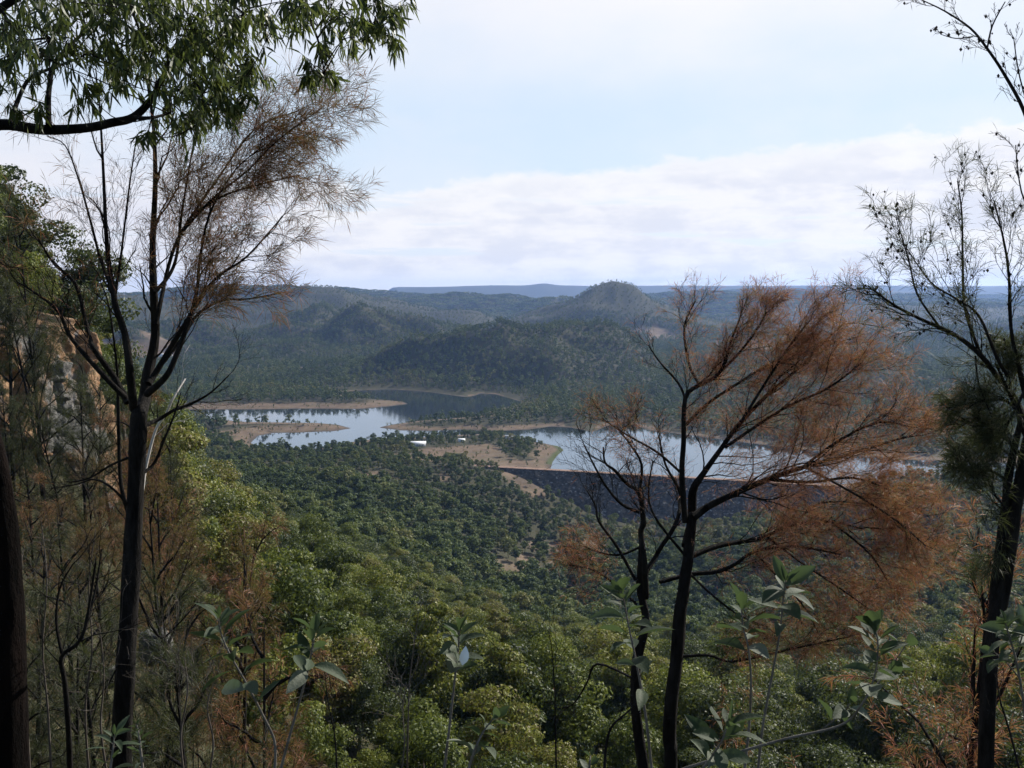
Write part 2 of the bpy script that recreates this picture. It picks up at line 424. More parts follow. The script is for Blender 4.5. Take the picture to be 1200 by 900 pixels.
lowmask = g.math('MULTIPLY', g.math('SUBTRACT', 1, ss(dz, .30, .65)), front)
skyc = g.mix(lowmask, sky.outputs[0], blue)
g.link(g.mix(cov, skyc, ccol), bg.inputs[0]); g.link(bg.outputs[0], wout.inputs[0])

sl = bpy.data.lights.new('sun', 'SUN'); so = bpy.data.objects.new('sun', sl); COL.objects.link(so)
sl.energy = 5.0; sl.angle = R(.6); sl.color = (1, .95, .86)
sd_ = Vector((math.sin(SUN_AZ) * math.cos(SUN_EL), math.cos(SUN_AZ) * math.cos(SUN_EL), math.sin(SUN_EL)))
so.rotation_euler = sd_.to_track_quat('Z', 'Y').to_euler(); so.location = (0, 0, 300)
SC.view_settings.view_transform = 'Standard'; SC.view_settings.look = 'None'; SC.view_settings.exposure = .62; SC.view_settings.gamma = 1; SC.view_settings.use_curve_mapping = False
cy = SC.cycles
cy.max_bounces = 5; cy.diffuse_bounces = 2; cy.glossy_bounces = 2; cy.transmission_bounces = 2; cy.transparent_max_bounces = 4; cy.volume_bounces = 0
cy.caustics_reflective = False; cy.caustics_refractive = False
cy.use_denoising = True; cy.denoiser = 'OPENIMAGEDENOISE'; cy.use_adaptive_sampling = True; cy.adaptive_threshold = .02
SC.render.use_persistent_data = False

hz = MB(); A = 17600.0; ZB, ZT = -62.0, 372.0
v = [(x, y, z) for z in (ZB, ZT) for y in (-A, A) for x in (-A, A)]
hz.add(v, [(0, 2, 3, 1), (4, 5, 7, 6), (0, 1, 5, 4), (2, 6, 7, 3), (0, 4, 6, 2), (1, 3, 7, 5)])
m, nt, out = mat('haze'); g = NT(nt)
pv = g.n('ShaderNodeVolumePrincipled'); pv.inputs['Color'].default_value = (.33, .53, 1.0, 1); pv.inputs['Density'].default_value = 3.8e-5; pv.inputs['Anisotropy'].default_value = .4
g.link(pv.outputs[0], out.inputs['Volume'])
hz = hz.build('haze', m); tag(hz, kind='stuff'); hz.display_type = 'WIRE'

# ================================================================== ground sheet
m, nt, out = mat('bush_ground'); g = NT(nt); M_GROUND = m
geo = g.n('ShaderNodeNewGeometry'); pos = geo.outputs['Position']
at_b = g.n('ShaderNodeAttribute', attribute_name='bare'); at_w = g.n('ShaderNodeAttribute', attribute_name='wet')
n1 = g.noise(.05, 6, .65, pos); n2 = g.noise(.9, 5, .65, pos); n3 = g.noise(.006, 4, .6, pos)
floor_c = g.ramp(n2, [(.3, (.022, .024, .013)), (.5, (.062, .046, .028)), (.72, (.13, .090, .058))])
scrub = g.ramp(n1, [(.3, (.020, .030, .014)), (.7, (.046, .058, .028))])
veg = g.mix(ss(n3, .3, .7) if False else .55, floor_c, scrub)
dirt = g.ramp(g.math('MULTIPLY_ADD', n1, .6, g.math('MULTIPLY', n2, .4)), [(.35, (.075, .052, .036)), (.5, (.135, .095, .064)), (.66, (.20, .15, .105))])
gr = g.mix(at_b.outputs['Fac'], veg, dirt)
spz = g.n('ShaderNodeSeparateXYZ'); g.link(pos, spz.inputs[0])
patch_ = g.noise(.028, 5, .7, pos); gr = g.mix(g.math('MULTIPLY', g.math('MULTIPLY', ss(patch_, .5, .62), at_b.outputs['Fac']), .45), gr, (.10, .088, .050))
mud = g.math('MULTIPLY', g.math('MULTIPLY', at_b.outputs['Fac'], g.math('SUBTRACT', 1, ss(g.math('ADD', spz.outputs[2], g.math('MULTIPLY', n1, .9)), .55, 1.3))), .8)
mud = g.math('MULTIPLY', mud, ss(spz.outputs[1], 1000, 1060))
gr = g.mix(mud, gr, (.060, .050, .040))
gr = g.mix(at_w.outputs['Fac'], gr, (.06, .075, .026))
p = g.n('ShaderNodeBsdfPrincipled', i_Roughness=.95); p.inputs['Specular IOR Level'].default_value = .1
g.link(gr, p.inputs['Base Color'])
b = g.n('ShaderNodeBump', i_Strength=.6, i_Distance=.3); g.link(n2, b.inputs['Height']); g.link(b.outputs[0], p.inputs['Normal'])
g.link(p.outputs[0], out.inputs[0])

ang = np.concatenate([np.linspace(-180, -50, 53)[:-1], np.linspace(-50, -36, 30)[:-1], np.linspace(-36, 36, 760), np.linspace(36, 50, 30)[1:], np.linspace(50, 180, 53)[1:]])
rad = np.concatenate([[0.6], np.exp(np.linspace(math.log(1.2), math.log(800), 330))[:-1], np.exp(np.linspace(math.log(800), math.log(2600), 210))[:-1], np.exp(np.linspace(math.log(2600), math.log(17000), 240))])
AA, RR = np.meshgrid(np.radians(ang[:-1]), rad)
GX = np.sin(AA) * RR; GY = np.cos(AA) * RR
GZ = ground(GX, GY)
GB = bareness(GX, GY)
GSD = lake_sd(GX, GY)
GW = sstep(-2, 1, GSD) * (1 - sstep(4, 10, GSD)) * (np.hypot(GX - onz(655, 533, 0)[0], GY - onz(655, 533, 0)[1]) < 70)
na = len(ang) - 1; nr = len(rad)
ii = np.arange(nr - 1)[:, None] * na; kk = np.arange(na)[None, :]; k2 = (kk + 1) % na
FQ = np.stack([ii + kk, ii + k2, ii + na + k2, ii + na + kk], -1).reshape(-1, 4)[:, ::-1]
V = np.stack([GX, GY, GZ], -1).reshape(-1, 3)
V = np.concatenate([V, [[0, 0, 188.4]]])
fan = np.stack([np.arange(na), (np.arange(na) + 1) % na, np.full(na, len(V) - 1)], -1)
gob = mesh_obj('hill_terrain', V, [FQ, fan], M_GROUND, None, True)
for nm, arr in (('bare', GB), ('wet', GW)):
    a = gob.data.attributes.new(nm, 'FLOAT', 'POINT'); a.data.foreach_set('value', np.append(arr.ravel(), 0).astype(np.float32))
tag(gob, kind='structure')
# sight-line horizon by angle, to leave out far trees that hills hide
ELEV = np.maximum.accumulate(np.where(RR > 300, (GZ + 2 - EYE) / RR, -9), axis=0)
def hidden(X, Y, top):
    a = np.degrees(np.arctan2(X, Y)); r = np.hypot(X, Y)
    ja = np.clip(np.searchsorted(ang[:-1], a), 0, na - 1); jr = np.clip(np.searchsorted(rad, r) - 3, 0, nr - 1)
    return (top - EYE) / r < ELEV[jr, ja]

# ------------------------------------------------------------------ lake
m, nt, out = mat('lake_water'); g = NT(nt)
geo = g.n('ShaderNodeNewGeometry')
p = g.n('ShaderNodeBsdfPrincipled', i_Roughness=.06, i_IOR=2.1); p.inputs['Base Color'].default_value = (.020, .028, .034, 1)
mp = g.n('ShaderNodeMapping'); mp.inputs['Scale'].default_value = (.16, .40, 1); g.link(geo.outputs['Position'], mp.inputs[0])
wv = g.noise(1, 4, .55, mp.outputs[0]); b = g.n('ShaderNodeBump', i_Strength=.10, i_Distance=.12); g.link(wv, b.inputs['Height']); g.link(b.outputs[0], p.inputs['Normal'])
g.link(p.outputs[0], out.inputs[0]); M_WATER = m
from mathutils.geometry import tessellate_polygon
c = LAKE
prev = np.roll(c, 1, 0); nxt = np.roll(c, -1, 0); tn = nxt - prev; tn /= np.linalg.norm(tn, axis=1)[:, None]
area = .5 * np.sum(c[:, 0] * nxt[:, 1] - nxt[:, 0] * c[:, 1]); nrm = np.stack([tn[:, 1], -tn[:, 0]], -1) * (1 if area > 0 else -1)
grow = np.where((c[:, 1] < 1090) & (c[:, 0] > 30) & (c[:, 0] < 330), 1.0, 6.0)
W = c + nrm * grow[:, None]
tri = tessellate_polygon([[Vector((x, y, 0)) for x, y in W]])
tri = np.array(tri)
Wv = np.column_stack([W, np.zeros(len(W))])
nz_ = np.cross(Wv[tri[:, 1]] - Wv[tri[:, 0]], Wv[tri[:, 2]] - Wv[tri[:, 0]])[:, 2]
tri[nz_ < 0] = tri[nz_ < 0][:, ::-1]
tag(mesh_obj('lake_water', Wv, tri, M_WATER), kind='structure')
# ================================================================== gum forest
def unit(v): return v / (np.linalg.norm(v, axis=-1, keepdims=True) + 1e-12)
def leaf_quads(P, N, size, rg, asp=.55):  # one small pointed face per leaf spray, at P facing N
    n = len(P); a = unit(np.cross(N, rg.normal(size=(n, 3)))); b = np.cross(N, a)
    s = size * rg.uniform(.6, 1.35, n)[:, None]; bend = N * s * .18
    V = np.stack([P - a * s, P + b * s * asp + bend, P + a * s, P - b * s * asp + bend], 1)
    return V.reshape(-1, 3), np.arange(4 * n).reshape(n, 4)
def gum_parts(rg, H=13., Rc=4.2, nclump=24, nleaf=170, leaf=.3, base=.3, sides=6, spread=1., limbs=True):
    tr = MB(); cr = MB()
    lean = rg.normal(size=2) * .05 * H
    top = np.array((lean[0], lean[1], H * .62))
    spine = smoothline([(0, 0, -1.2), (lean[0] * .2 + rg.normal() * .15, lean[1] * .2, H * .2), (lean[0] * .6, lean[1] * .6 + rg.normal() * .2, H * .42), top], 3)
    r0 = H * .017
    tube(tr, spine, np.linspace(r0 * 1.25, r0 * .5, len(spine)), sides)
    for k in range(nclump):
        t = (k + .5) / nclump; ph = k * 2.39996 + rg.normal() * .5
        zz = base + (1 - base) * (.12 + .82 * t) + rg.normal() * .03
        rr = Rc * spread * math.sqrt(max(.03, 1 - ((zz - .58) / .46) ** 2)) * (rg.uniform(.35, 1.0) if k % 3 else rg.uniform(.0, .5))
        c = np.array((top[0] * zz + math.cos(ph) * rr, top[1] * zz + math.sin(ph) * rr, zz * H))
        cs = Rc * rg.uniform(.24, .46)
        d = unit(rg.normal(size=(nleaf, 3))); d[:, 2] = d[:, 2] * .8 + .12
        rad_ = cs * rg.uniform(.45, 1.05, nleaf) ** .6
        P = c + d * rad_[:, None] * np.array((1.15, 1.15, .72))
        N = unit(d + rg.normal(size=(nleaf, 3)) * .55 + np.array((0, 0, .25)))
        cr.add(*leaf_quads(P, N, leaf, rg))
        if limbs and k % 2 == 0:
            s = spine[rg.integers(len(spine) // 2, len(spine))]
            m_ = (s + c) / 2 + np.array((0, 0, -.06 * H * rg.random()))
            tube(tr, smoothline([s, m_, c], 3), np.linspace(r0 * .42, r0 * .12, 7), max(3, sides - 2))
    return tr, cr
GREENS_NEAR = [(0, (.036, .054, .014)), (.3, (.082, .110, .019)), (.6, (.150, .172, .026)), (.85, (.21, .205, .036)), (1, (.150, .120, .045))]
GREENS_MID = [(0, (.022, .042, .015)), (.35, (.055, .086, .025)), (.7, (.108, .136, .037)), (1, (.18, .165, .055))]
M_GUM = leaf_mat('gum_leaves', GREENS_NEAR, .34, .55, per='both')
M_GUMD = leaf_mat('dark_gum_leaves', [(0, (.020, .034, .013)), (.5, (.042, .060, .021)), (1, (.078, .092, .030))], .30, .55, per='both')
M_GUM2 = leaf_mat('far_gum_leaves', GREENS_MID, .25, .7, per='random', patch=.006)
M_BARK = plain_mat('grey_gum_bark', (.055, .048, .04), (.17, .15, .125), 1.2, .9, .3, stretch=(3, 3, .6))
M_YELLOW = leaf_mat('yellow_blossom_leaves', [(0, (.13, .12, .02)), (1, (.22, .18, .03))], .2, .7)

def one_mesh(name, tr, cr, mt, ml):
    V = np.concatenate(tr.v + cr.v); nt_ = sum(len(a) for a in tr.v); F1 = tr.f; F2 = [f + nt_ for f in cr.f]
    # fixed order: trunk faces then leaves
    me = mesh_data(name, V, F1 + F2, [mt, ml])
    mi = np.concatenate([np.zeros(sum(len(f) for f in F1 if len(f)), np.int32), np.ones(sum(len(f) for f in F2), np.int32)])
    me.polygons.foreach_set('material_index', mi)
    return bpy.data.objects.new(name, me)
def merge_faces(mb):             # join faces of equal size into one array, keeping trunk order stable
    return mb
PROTO = {}
def collection(key, objs):
    c = bpy.data.collections.new(key)
    for i, o in enumerate(objs): o.name = f'{key}_{chr(97 + i)}'; c.objects.link(o)
    PROTO[key] = c
rg = np.random.default_rng(11)
NEARP = []                        # full prototypes: (trunk mesh, crown mesh)
for k in range(6):
    tr, cr = gum_parts(rg, H=[13, 12, 14.5, 11.5, 12.5, 15.5][k], Rc=[4.6, 4.0, 4.4, 4.9, 5.2, 3.2][k], nclump=[20, 13, 22, 24, 17, 19][k], nleaf=470, leaf=.18, base=[.3, .42, .22, .3, .36, .25][k])
    NEARP.append((tr, cr))
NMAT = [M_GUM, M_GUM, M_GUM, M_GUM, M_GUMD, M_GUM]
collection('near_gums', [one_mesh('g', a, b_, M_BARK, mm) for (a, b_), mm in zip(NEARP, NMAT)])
collection('mid_gums', [one_mesh('g', *gum_parts(rg, H=rg.uniform(10, 14), Rc=rg.uniform(3.4, 4.8), nclump=16, nleaf=52, leaf=.5, base=rg.uniform(.25, .42), sides=4, limbs=False), M_BARK, M_GUM2) for k in range(6)])
collection('far_gums', [one_mesh('g', *gum_parts(rg, H=rg.uniform(10, 15), Rc=rg.uniform(3.6, 5.2), nclump=7, nleaf=18, leaf=1.05, base=rg.uniform(.15, .3), sides=3, limbs=False), M_BARK, M_GUM2) for k in range(5)])
def grove(rg):
    tr, cr = MB(), MB()
    for k in range(9):
        c = np.array((*rg.uniform(-17, 17, 2), 0)); cs = rg.uniform(4, 6.5); n = 16
        d = unit(rg.normal(size=(n, 3))); d[:, 2] = np.abs(d[:, 2])
        cr.add(*leaf_quads(c + (0, 0, rg.uniform(3, 8)) + d * cs * np.array((1, 1, .9)), unit(d + rg.normal(size=(n, 3)) * .4), 2.6, rg, .8))
        tube(tr, [c + (0, 0, -3), c + (0, 0, 6)], [.4, .2], 3)
    return tr, cr
collection('far_groves', [one_mesh('g', *grove(rg), M_BARK, M_GUM2) for k in range(4)])

# ================================================================== dam
m, nt, out = mat('dark_rockfill'); g = NT(nt); M_ROCKFILL = m
tc = g.n('ShaderNodeTexCoord'); vec = tc.outputs['Object']
vo = g.n('ShaderNodeTexVoronoi'); vo.inputs['Scale'].default_value = .55; g.link(vec, vo.inputs['Vector'])
hs = g.n('ShaderNodeSeparateColor'); g.link(vo.outputs['Color'], hs.inputs[0])
col = g.ramp(hs.outputs[0], [(0, (.014, .011, .006)), (.55, (.036, .028, .018)), (.84, (.055, .046, .034)), (.93, (.11, .10, .088)), (1, (.26, .24, .21))])
nz = g.noise(.05, 4, .6, vec); col = g.mix(g.math('MULTIPLY', nz, .5), col, (.010, .010, .010))
p = g.n('ShaderNodeBsdfPrincipled', i_Roughness=.9); g.link(col, p.inputs['Base Color']); g.link(p.outputs[0], out.inputs[0])
M_CREST = plain_mat('red_gravel', (.17, .10, .07), (.27, .18, .13), .4, .95, .2)
def damp(t, q, z): return np.array((DAM0[0] + DAX[0] * t + DNR[0] * q, DAM0[1] + DAX[1] * t + DNR[1] * q, z))
dam = thing('rockfill_dam', 'long dark rock-faced embankment dam with reddish crest across the valley', 'dam', damp(DLEN / 2, 0, 0))
dl = np.array(dam.location)
def sheet(T, Q, Zm, mt, name, rough=0.):
    n0, n1 = T.shape; rr = np.random.default_rng(5)
    P = DAM0[None, None, :2] + T[..., None] * DAX + Q[..., None] * DNR
    V = np.dstack([P, Zm]); V = V + rr.normal(size=V.shape) * rough
    i, k = np.meshgrid(np.arange(n0 - 1), np.arange(n1 - 1), indexing='ij'); a = i * n1 + k
    Fq = np.stack([a, a + 1, a + n1 + 1, a + n1], -1).reshape(-1, 4)
    me = mesh_obj(name, V.reshape(-1, 3) - dl, [Fq], mt, dam)
    return me
TT, SS = np.meshgrid(np.linspace(-8, DLEN + 8, 250), np.linspace(0, 1, 52), indexing='ij')
sheet(TT, 4.2 + SS * 84, 6.3 - SS * 58, M_ROCKFILL, 'downstream_face', .28)
TT, SS = np.meshgrid(np.linspace(-8, DLEN + 8, 120), np.linspace(0, 1, 14), indexing='ij')
sheet(TT, -4.2 - SS * 24, 6.3 - SS * 17, M_ROCKFILL, 'upstream_face', .2)
TT, SS = np.meshgrid(np.linspace(-16, DLEN + 16, 120), np.linspace(-1, 1, 5), indexing='ij')
sheet(TT, SS * 4.5, 6.75 - .35 * SS ** 2, M_CREST, 'crest_road')

# ================================================================== buildings by the lake
M_WHITE = plain_mat('white_paint', (.72, .72, .70), (.82, .82, .80), 2, .5, .05)
M_ROOF = plain_mat('pale_metal_roof', (.62, .63, .64), (.78, .78, .78), 1, .45, .1)
M_GREYROOF = plain_mat('grey_metal_roof', (.30, .32, .35), (.42, .44, .46), 1, .45, .1)
M_GLASS = plain_mat('dark_window', (.03, .035, .04), (.05, .055, .06), 1, .15, 0, spec=.5)
def boxf(mb, x0, x1, y0, y1, z0, z1):
    v = [(x, y, z) for z in (z0, z1) for y in (y0, y1) for x in (x0, x1)]
    mb.add(v, [(0, 2, 3, 1), (4, 5, 7, 6), (0, 1, 5, 4), (2, 6, 7, 3), (0, 4, 6, 2), (1, 3, 7, 5)])
def building(name, label, cat, loc, w, d, h, rise, rot, mroof, veranda=True, nwin=3):
    t = thing(name, label, cat, loc); t.rotation_euler[2] = rot
    mb = MB(); boxf(mb, -w / 2, w / 2, -d / 2, d / 2, -1.5, h)
    mb.add([(-w / 2, -d / 2, h), (-w / 2, d / 2, h), (-w / 2, 0, h + rise), (w / 2, -d / 2, h), (w / 2, d / 2, h), (w / 2, 0, h + rise)], [(0, 2, 1), (3, 4, 5)])
    mb.build('wall', M_WHITE, t)
    mb = MB(); o = .5; th = .15; e = rise * o / (d / 2)
    for s in (-1, 1):
        a = [(-w / 2 - o, s * (d / 2 + o), h - e), (w / 2 + o, s * (d / 2 + o), h - e), (w / 2 + o, 0, h + rise), (-w / 2 - o, 0, h + rise)]
        v = [(x, y, z + .02) for x, y, z in a] + [(x, y, z + .02 + th) for x, y, z in a]
        mb.add(v, [(0, 1, 2, 3), (7, 6, 5, 4), (0, 4, 5, 1), (1, 5, 6, 2), (3, 2, 6, 7), (0, 3, 7, 4)])
    mb.build('roof', mroof, t)
    for i in range(nwin):
        x = -w / 2 + w * (i + .5) / nwin; mb = MB()
        boxf(mb, x - .7, x + .7, -d / 2 - .04, -d / 2 + .06, 1.0, 2.2); mb.build('window', M_GLASS, t)
    mb = MB(); boxf(mb, -.45 + w * .12, .45 + w * .12, -d / 2 - .05, -d / 2 + .05, 0, 2.1); mb.build('door', M_GREYROOF, t)
    if veranda:
        mb = MB(); boxf(mb, -w / 2, w / 2, -d / 2 - 2.4, -d / 2 - .6, h - .55, h - .42); mb.build('veranda_roof', mroof, t)
        for i in range(5):
            x = -w / 2 + .2 + (w - .4) * i / 4; mb = MB(); boxf(mb, x - .07, x + .07, -d / 2 - 2.3, -d / 2 - 2.15, -1, h - .55); mb.build('veranda_post', M_WHITE, t)
    return t
KEEP = []                        # clearings kept free of forest
def site(x, y, dy=0):
    p = hit(x, y, 500); return p
for args in [('house', 'long white lakeside house with pale roof among trees on the peninsula', 'house', (489, 522.5), 20, 9, 3.8, 1.7, R(4), M_ROOF),
             ('shed', 'small white shed beyond the bare rise on the peninsula', 'shed', (541, 517.5), 8, 5, 2.8, 1.0, R(-8), M_ROOF, False, 1),
             ('cottage', 'grey roofed cottage behind the yellow blossom trees', 'house', (598, 514.5), 12, 7, 3., 1.6, R(-14), M_GREYROOF, True, 2)]:
    nm, lb, ct, (x, y), *rest = args
    c = site(x, y); KEEP.append((c[0], c[1], 11, 22)); building(nm, lb, ct, c, *rest)
pfar = np.array(((193 - 600) / F * 2700, 2700, 0)); pfar[2] = ground(pfar[:1], pfar[1:2])[0]; KEEP.append((pfar[0], pfar[1], 30, 60))
building('farm_shed', 'distant long white farm shed in a pale clearing behind the black tree', 'shed', pfar, 34, 14, 5.0, 2.0, R(5), M_ROOF, False, 4)

# ================================================================== single trees by the water
def solo_tree(label, cat, loc, s, key, mleaf, group=None, name='shore_tree', seed=0, Rc=3.6, H=9, nclump=9, nleaf=45, base=.35):
    r_ = np.random.default_rng(500 + seed)
    tr, cr = gum_parts(r_, H=H, Rc=Rc, nclump=nclump, nleaf=nleaf, leaf=.5, base=base, sides=5)
    t = thing(name, label, cat, loc, group); t.scale = (s, s, s)
    tr.build('trunk', M_BARK, t, True); cr.build('crown', mleaf, t); return t
for i, (x, y, s) in enumerate([(302, 494, .75), (311, 494.5, .95), (325, 495, .8), (332, 495, .6), (344, 496, 1.0), (351, 496.3, .7), (360, 497, 1.35), (373, 498.5, .5)]):
    p = onz(x, y + 3.2, 1.5); p[2] = max(ground(p[:1], p[1:2])[0], .3)
    lb = 'tallest dark tree on the low brown spit in the lake' if s > 1.2 else 'small dark round tree on the low brown lake spit'
    t = solo_tree(lb, 'tree', p, s, '', M_GUM2, None if s > 1.2 else 'small trees on the lake spit', seed=i, Rc=2.6 if s < 1.2 else 2.2, H=7)
for i, (x, y, s, lb) in enumerate([(329, 526, 1.25, 'tall dark tree standing alone at the near shore of the left arm'), (436, 522, 1.35, 'tall grey topped tree at the shore left of the white house')]):
    p = site(x, y); solo_tree(lb, 'tree', p, s, '', M_GUM2, seed=20 + i, Rc=4, H=11, nclump=12)
for i, (x, y, s, lb) in enumerate([(578, 514, 1.0, 'smaller yellow flowering tree left of the cottage'), (599, 512.5, 1.15, 'larger yellow flowering tree beside the grey roofed cottage'), (546, 531, .8, 'olive yellow bush tree on the bare peninsula rise')]):
    p = site(x, y + 3); solo_tree(lb, 'tree', p, s, '', M_YELLOW, seed=30 + i, name='flowering_tree', Rc=4.6, H=7, nclump=11, base=.2)
for i, (x, y, s) in enumerate([(632, 535, .5), (640, 527, .55)]):
    p = site(x, y); solo_tree('tiny dark bush on the brown point of the peninsula', 'bush', p, s, '', M_GUM2, 'bushes on the brown point', seed=40 + i, name='shore_bush', Rc=2.2, H=4, nclump=6, base=.1)

# ================================================================== cliff on the left
m, nt, out = mat('sandstone'); g = NT(nt); M_STONE = m
geo = g.n('ShaderNodeNewGeometry'); vec = geo.outputs['Position']
mp = g.n('ShaderNodeMapping'); mp.inputs['Scale'].default_value = (1, 1, .45); g.link(vec, mp.inputs[0])
n1 = g.noise(.20, 5, .65, mp.outputs[0]); n2 = g.noise(1.5, 6, .7, vec)
c1 = g.ramp(n1, [(.36, (.075, .075, .072)), (.47, (.15, .14, .13)), (.54, (.25, .135, .065)), (.64, (.32, .20, .11)), (.74, (.22, .20, .18))])
c2 = g.mix(g.math('MULTIPLY', ss(n2, .5, .72), .75), c1, (.045, .045, .042))
p = g.n('ShaderNodeBsdfPrincipled', i_Roughness=.9); g.link(c2, p.inputs['Base Color'])
b = g.n('ShaderNodeBump', i_Strength=.9, i_Distance=.5); g.link(n2, b.inputs['Height']); g.link(b.outputs[0], p.inputs['Normal']); g.link(p.outputs[0], out.inputs[0])
def blocky(name, label, cat, C, rx, ry, rz, seed, nu=70, nv=46, step=1.6, amp=.28, sq=.45):
    r_ = np.random.default_rng(seed)
    u = np.linspace(0, 2 * math.pi, nu, endpoint=False); v = np.linspace(-math.pi / 2, math.pi / 2, nv)
    U, Vv = np.meshgrid(u, v)
    pw = lambda a: np.sign(a) * np.abs(a) ** sq
    x = pw(np.cos(Vv)) * pw(np.cos(U)); y = pw(np.cos(Vv)) * pw(np.sin(U)); z = pw(np.sin(Vv))
    P = np.stack([x * rx, y * ry, z * rz], -1)
    a = U * 3 * max(rx, ry) / step / 3; hgt = P[..., 2]
    blk = vnoise(P[..., 0] / step + seed, P[..., 1] / step + np.floor(hgt / (step * 1.7)) * 7.3, seed)
    blk2 = fbm(P[..., 0] / (step * .6) + P[..., 2] / step, P[..., 1] / (step * .6) + P[..., 2] / step * .8, seed + 5, 4)
    crack = np.abs(np.sin(hgt / step * 1.9 + 2 * fbm(P[..., 0] / 6, P[..., 1] / 6, seed, 2))) ** .35
    k = 1 + amp * (np.round(blk * 4) / 4 - .5) + amp * .55 * blk2 + .07 * crack
    P[..., :2] *= k[..., None]; P[..., 2] += blk2 * step * .5
    V = P.reshape(-1, 3); i, j = np.meshgrid(np.arange(nv - 1), np.arange(nu), indexing='ij'); j2 = (j + 1) % nu
    Fq = np.stack([i * nu + j, i * nu + j2, (i + 1) * nu + j2, (i + 1) * nu + j], -1).reshape(-1, 4)
    ob = mesh_obj(name, V, [Fq], M_STONE); ob.location = C; tag(ob, label, cat); return ob
def rock_at(name, label, cat, x, y0, y1, D, wpx, depth, seed, **kw):
    a = at(x, y0, D); b_ = at(x, y1, D); H = (a[2] - b_[2]) / 2
    return blocky(name, label, cat, (a[0], D + depth * .6, (a[2] + b_[2]) / 2), wpx / F * D / 2, depth, H, seed, **kw)
def worley(a, b, seed):
    ia = np.floor(a); ib = np.floor(b); d1 = np.full(a.shape, 9.); d2 = np.full(a.shape, 9.); cid = np.zeros(a.shape)
    for i in (-1, 0, 1):
        for j in (-1, 0, 1):
            qa = ia + i; qb = ib + j
            d = np.hypot(qa + _hash(qa, qb, seed) - a, qb + _hash(qa, qb, seed + 1) - b)
            c = _hash(qa, qb, seed + 2); n_ = d < d1
            d2 = np.where(n_, d1, np.minimum(d2, d)); cid = np.where(n_, c, cid); d1 = np.where(n_, d, d1)
    return cid, d2 - d1
def crag(name, label, path, tops, zbot, back, seed, nu=320, nv=170):
    L_ = smoothline(path, 12)[:, :2]; ds = np.r_[0, np.cumsum(np.linalg.norm(np.diff(L_, axis=0), axis=1))]
    s = np.linspace(0, ds[-1], nu); bx = np.interp(s, ds, L_[:, 0]); by = np.interp(s, ds, L_[:, 1])
    tx = np.gradient(bx); ty = np.gradient(by); ln = np.hypot(tx, ty); nx, ny = ty / ln, -tx / ln     # outward
    zt = np.interp(s, np.linspace(0, ds[-1], len(tops)), tops) + 1.6 * fbm(s / 3.5, s * 0, seed, 3) + 1.4 * (np.round(vnoise(s / 2.6, s * 0, seed + 3) * 3) / 3 - .5)
    v = np.linspace(0, 1, nv)[:, None]; up = np.clip(v / .82, 0, 1); bk = np.clip((v - .82) / .18, 0, 1)
    Zz = zbot + (zt[None] - zbot) * up; S_ = np.broadcast_to(s[None], Zz.shape)
    c1, e1 = worley(S_ / 4.2 + .25 * fbm(S_ / 5, Zz / 5, seed), Zz / 6.5, seed + 10)
    c2, e2 = worley(S_ / 1.5, Zz / 2.3 + S_ * .03, seed + 20)
    off = 2.6 * (c1 - .5) + .9 * (c2 - .5) - .55 * (1 - sstep(0, .10, e1)) - .3 * (1 - sstep(0, .12, e2)) + .55 * fbm(S_ / 1.1, Zz / 1.1, seed + 30, 4) - 2.2 * up
    off = off * (1 - bk) - bk * back
    V = np.stack([bx[None] + nx[None] * off, by[None] + ny[None] * off, Zz + bk * 1.2], -1)
    V[..., :2] += 0
    i, j = np.meshgrid(np.arange(nv - 1), np.arange(nu - 1), indexing='ij')
    Fq = np.stack([i * nu + j, i * nu + j + 1, (i + 1) * nu + j + 1, (i + 1) * nu + j], -1).reshape(-1, 4)
    C = np.array((bx.mean(), by.mean(), zbot)); ob = mesh_obj(name, V.reshape(-1, 3) - C, [Fq], M_STONE); ob.location = C
    return tag(ob, label, 'cliff')
crag('rock_cliff', 'tall weathered grey and orange sandstone cliff at the left edge', [(-76, 86), (-64, 88), (-60, 96), (-56.5, 104), (-55, 114), (-62, 124)], [193, 192.5, 191, 188, 186], 168, 10, 3)
crag('rock_buttress', 'lower orange sandstone buttress right of the taller cliff', [(-56, 93), (-50, 97), (-48, 104), (-46.2, 110), (-46.5, 118), (-56, 128)], [187.5, 187, 186.2, 183, 180], 166, 7, 40, nu=220, nv=150)
rock_at('rock_pinnacle', 'small pale orange rock pinnacle among green trees', 'rock', 218, 566, 600, 128, 15, 1.2, 12, nu=50, nv=40, step=1.0, amp=.35, sq=.7)
rock_at('boulder', 'pale grey boulder in the scrub right of the thick black trunk', 'rock', 178, 742, 778, 46, 34, .9, 21, nu=50, nv=34, step=.8, amp=.3, sq=.75)
rock_at('boulder', 'low pale boulder in the scrub left of the thick black trunk', 'rock', 128, 786, 806, 42, 26, .6, 25, nu=50, nv=34, step=.7, amp=.3, sq=.8)

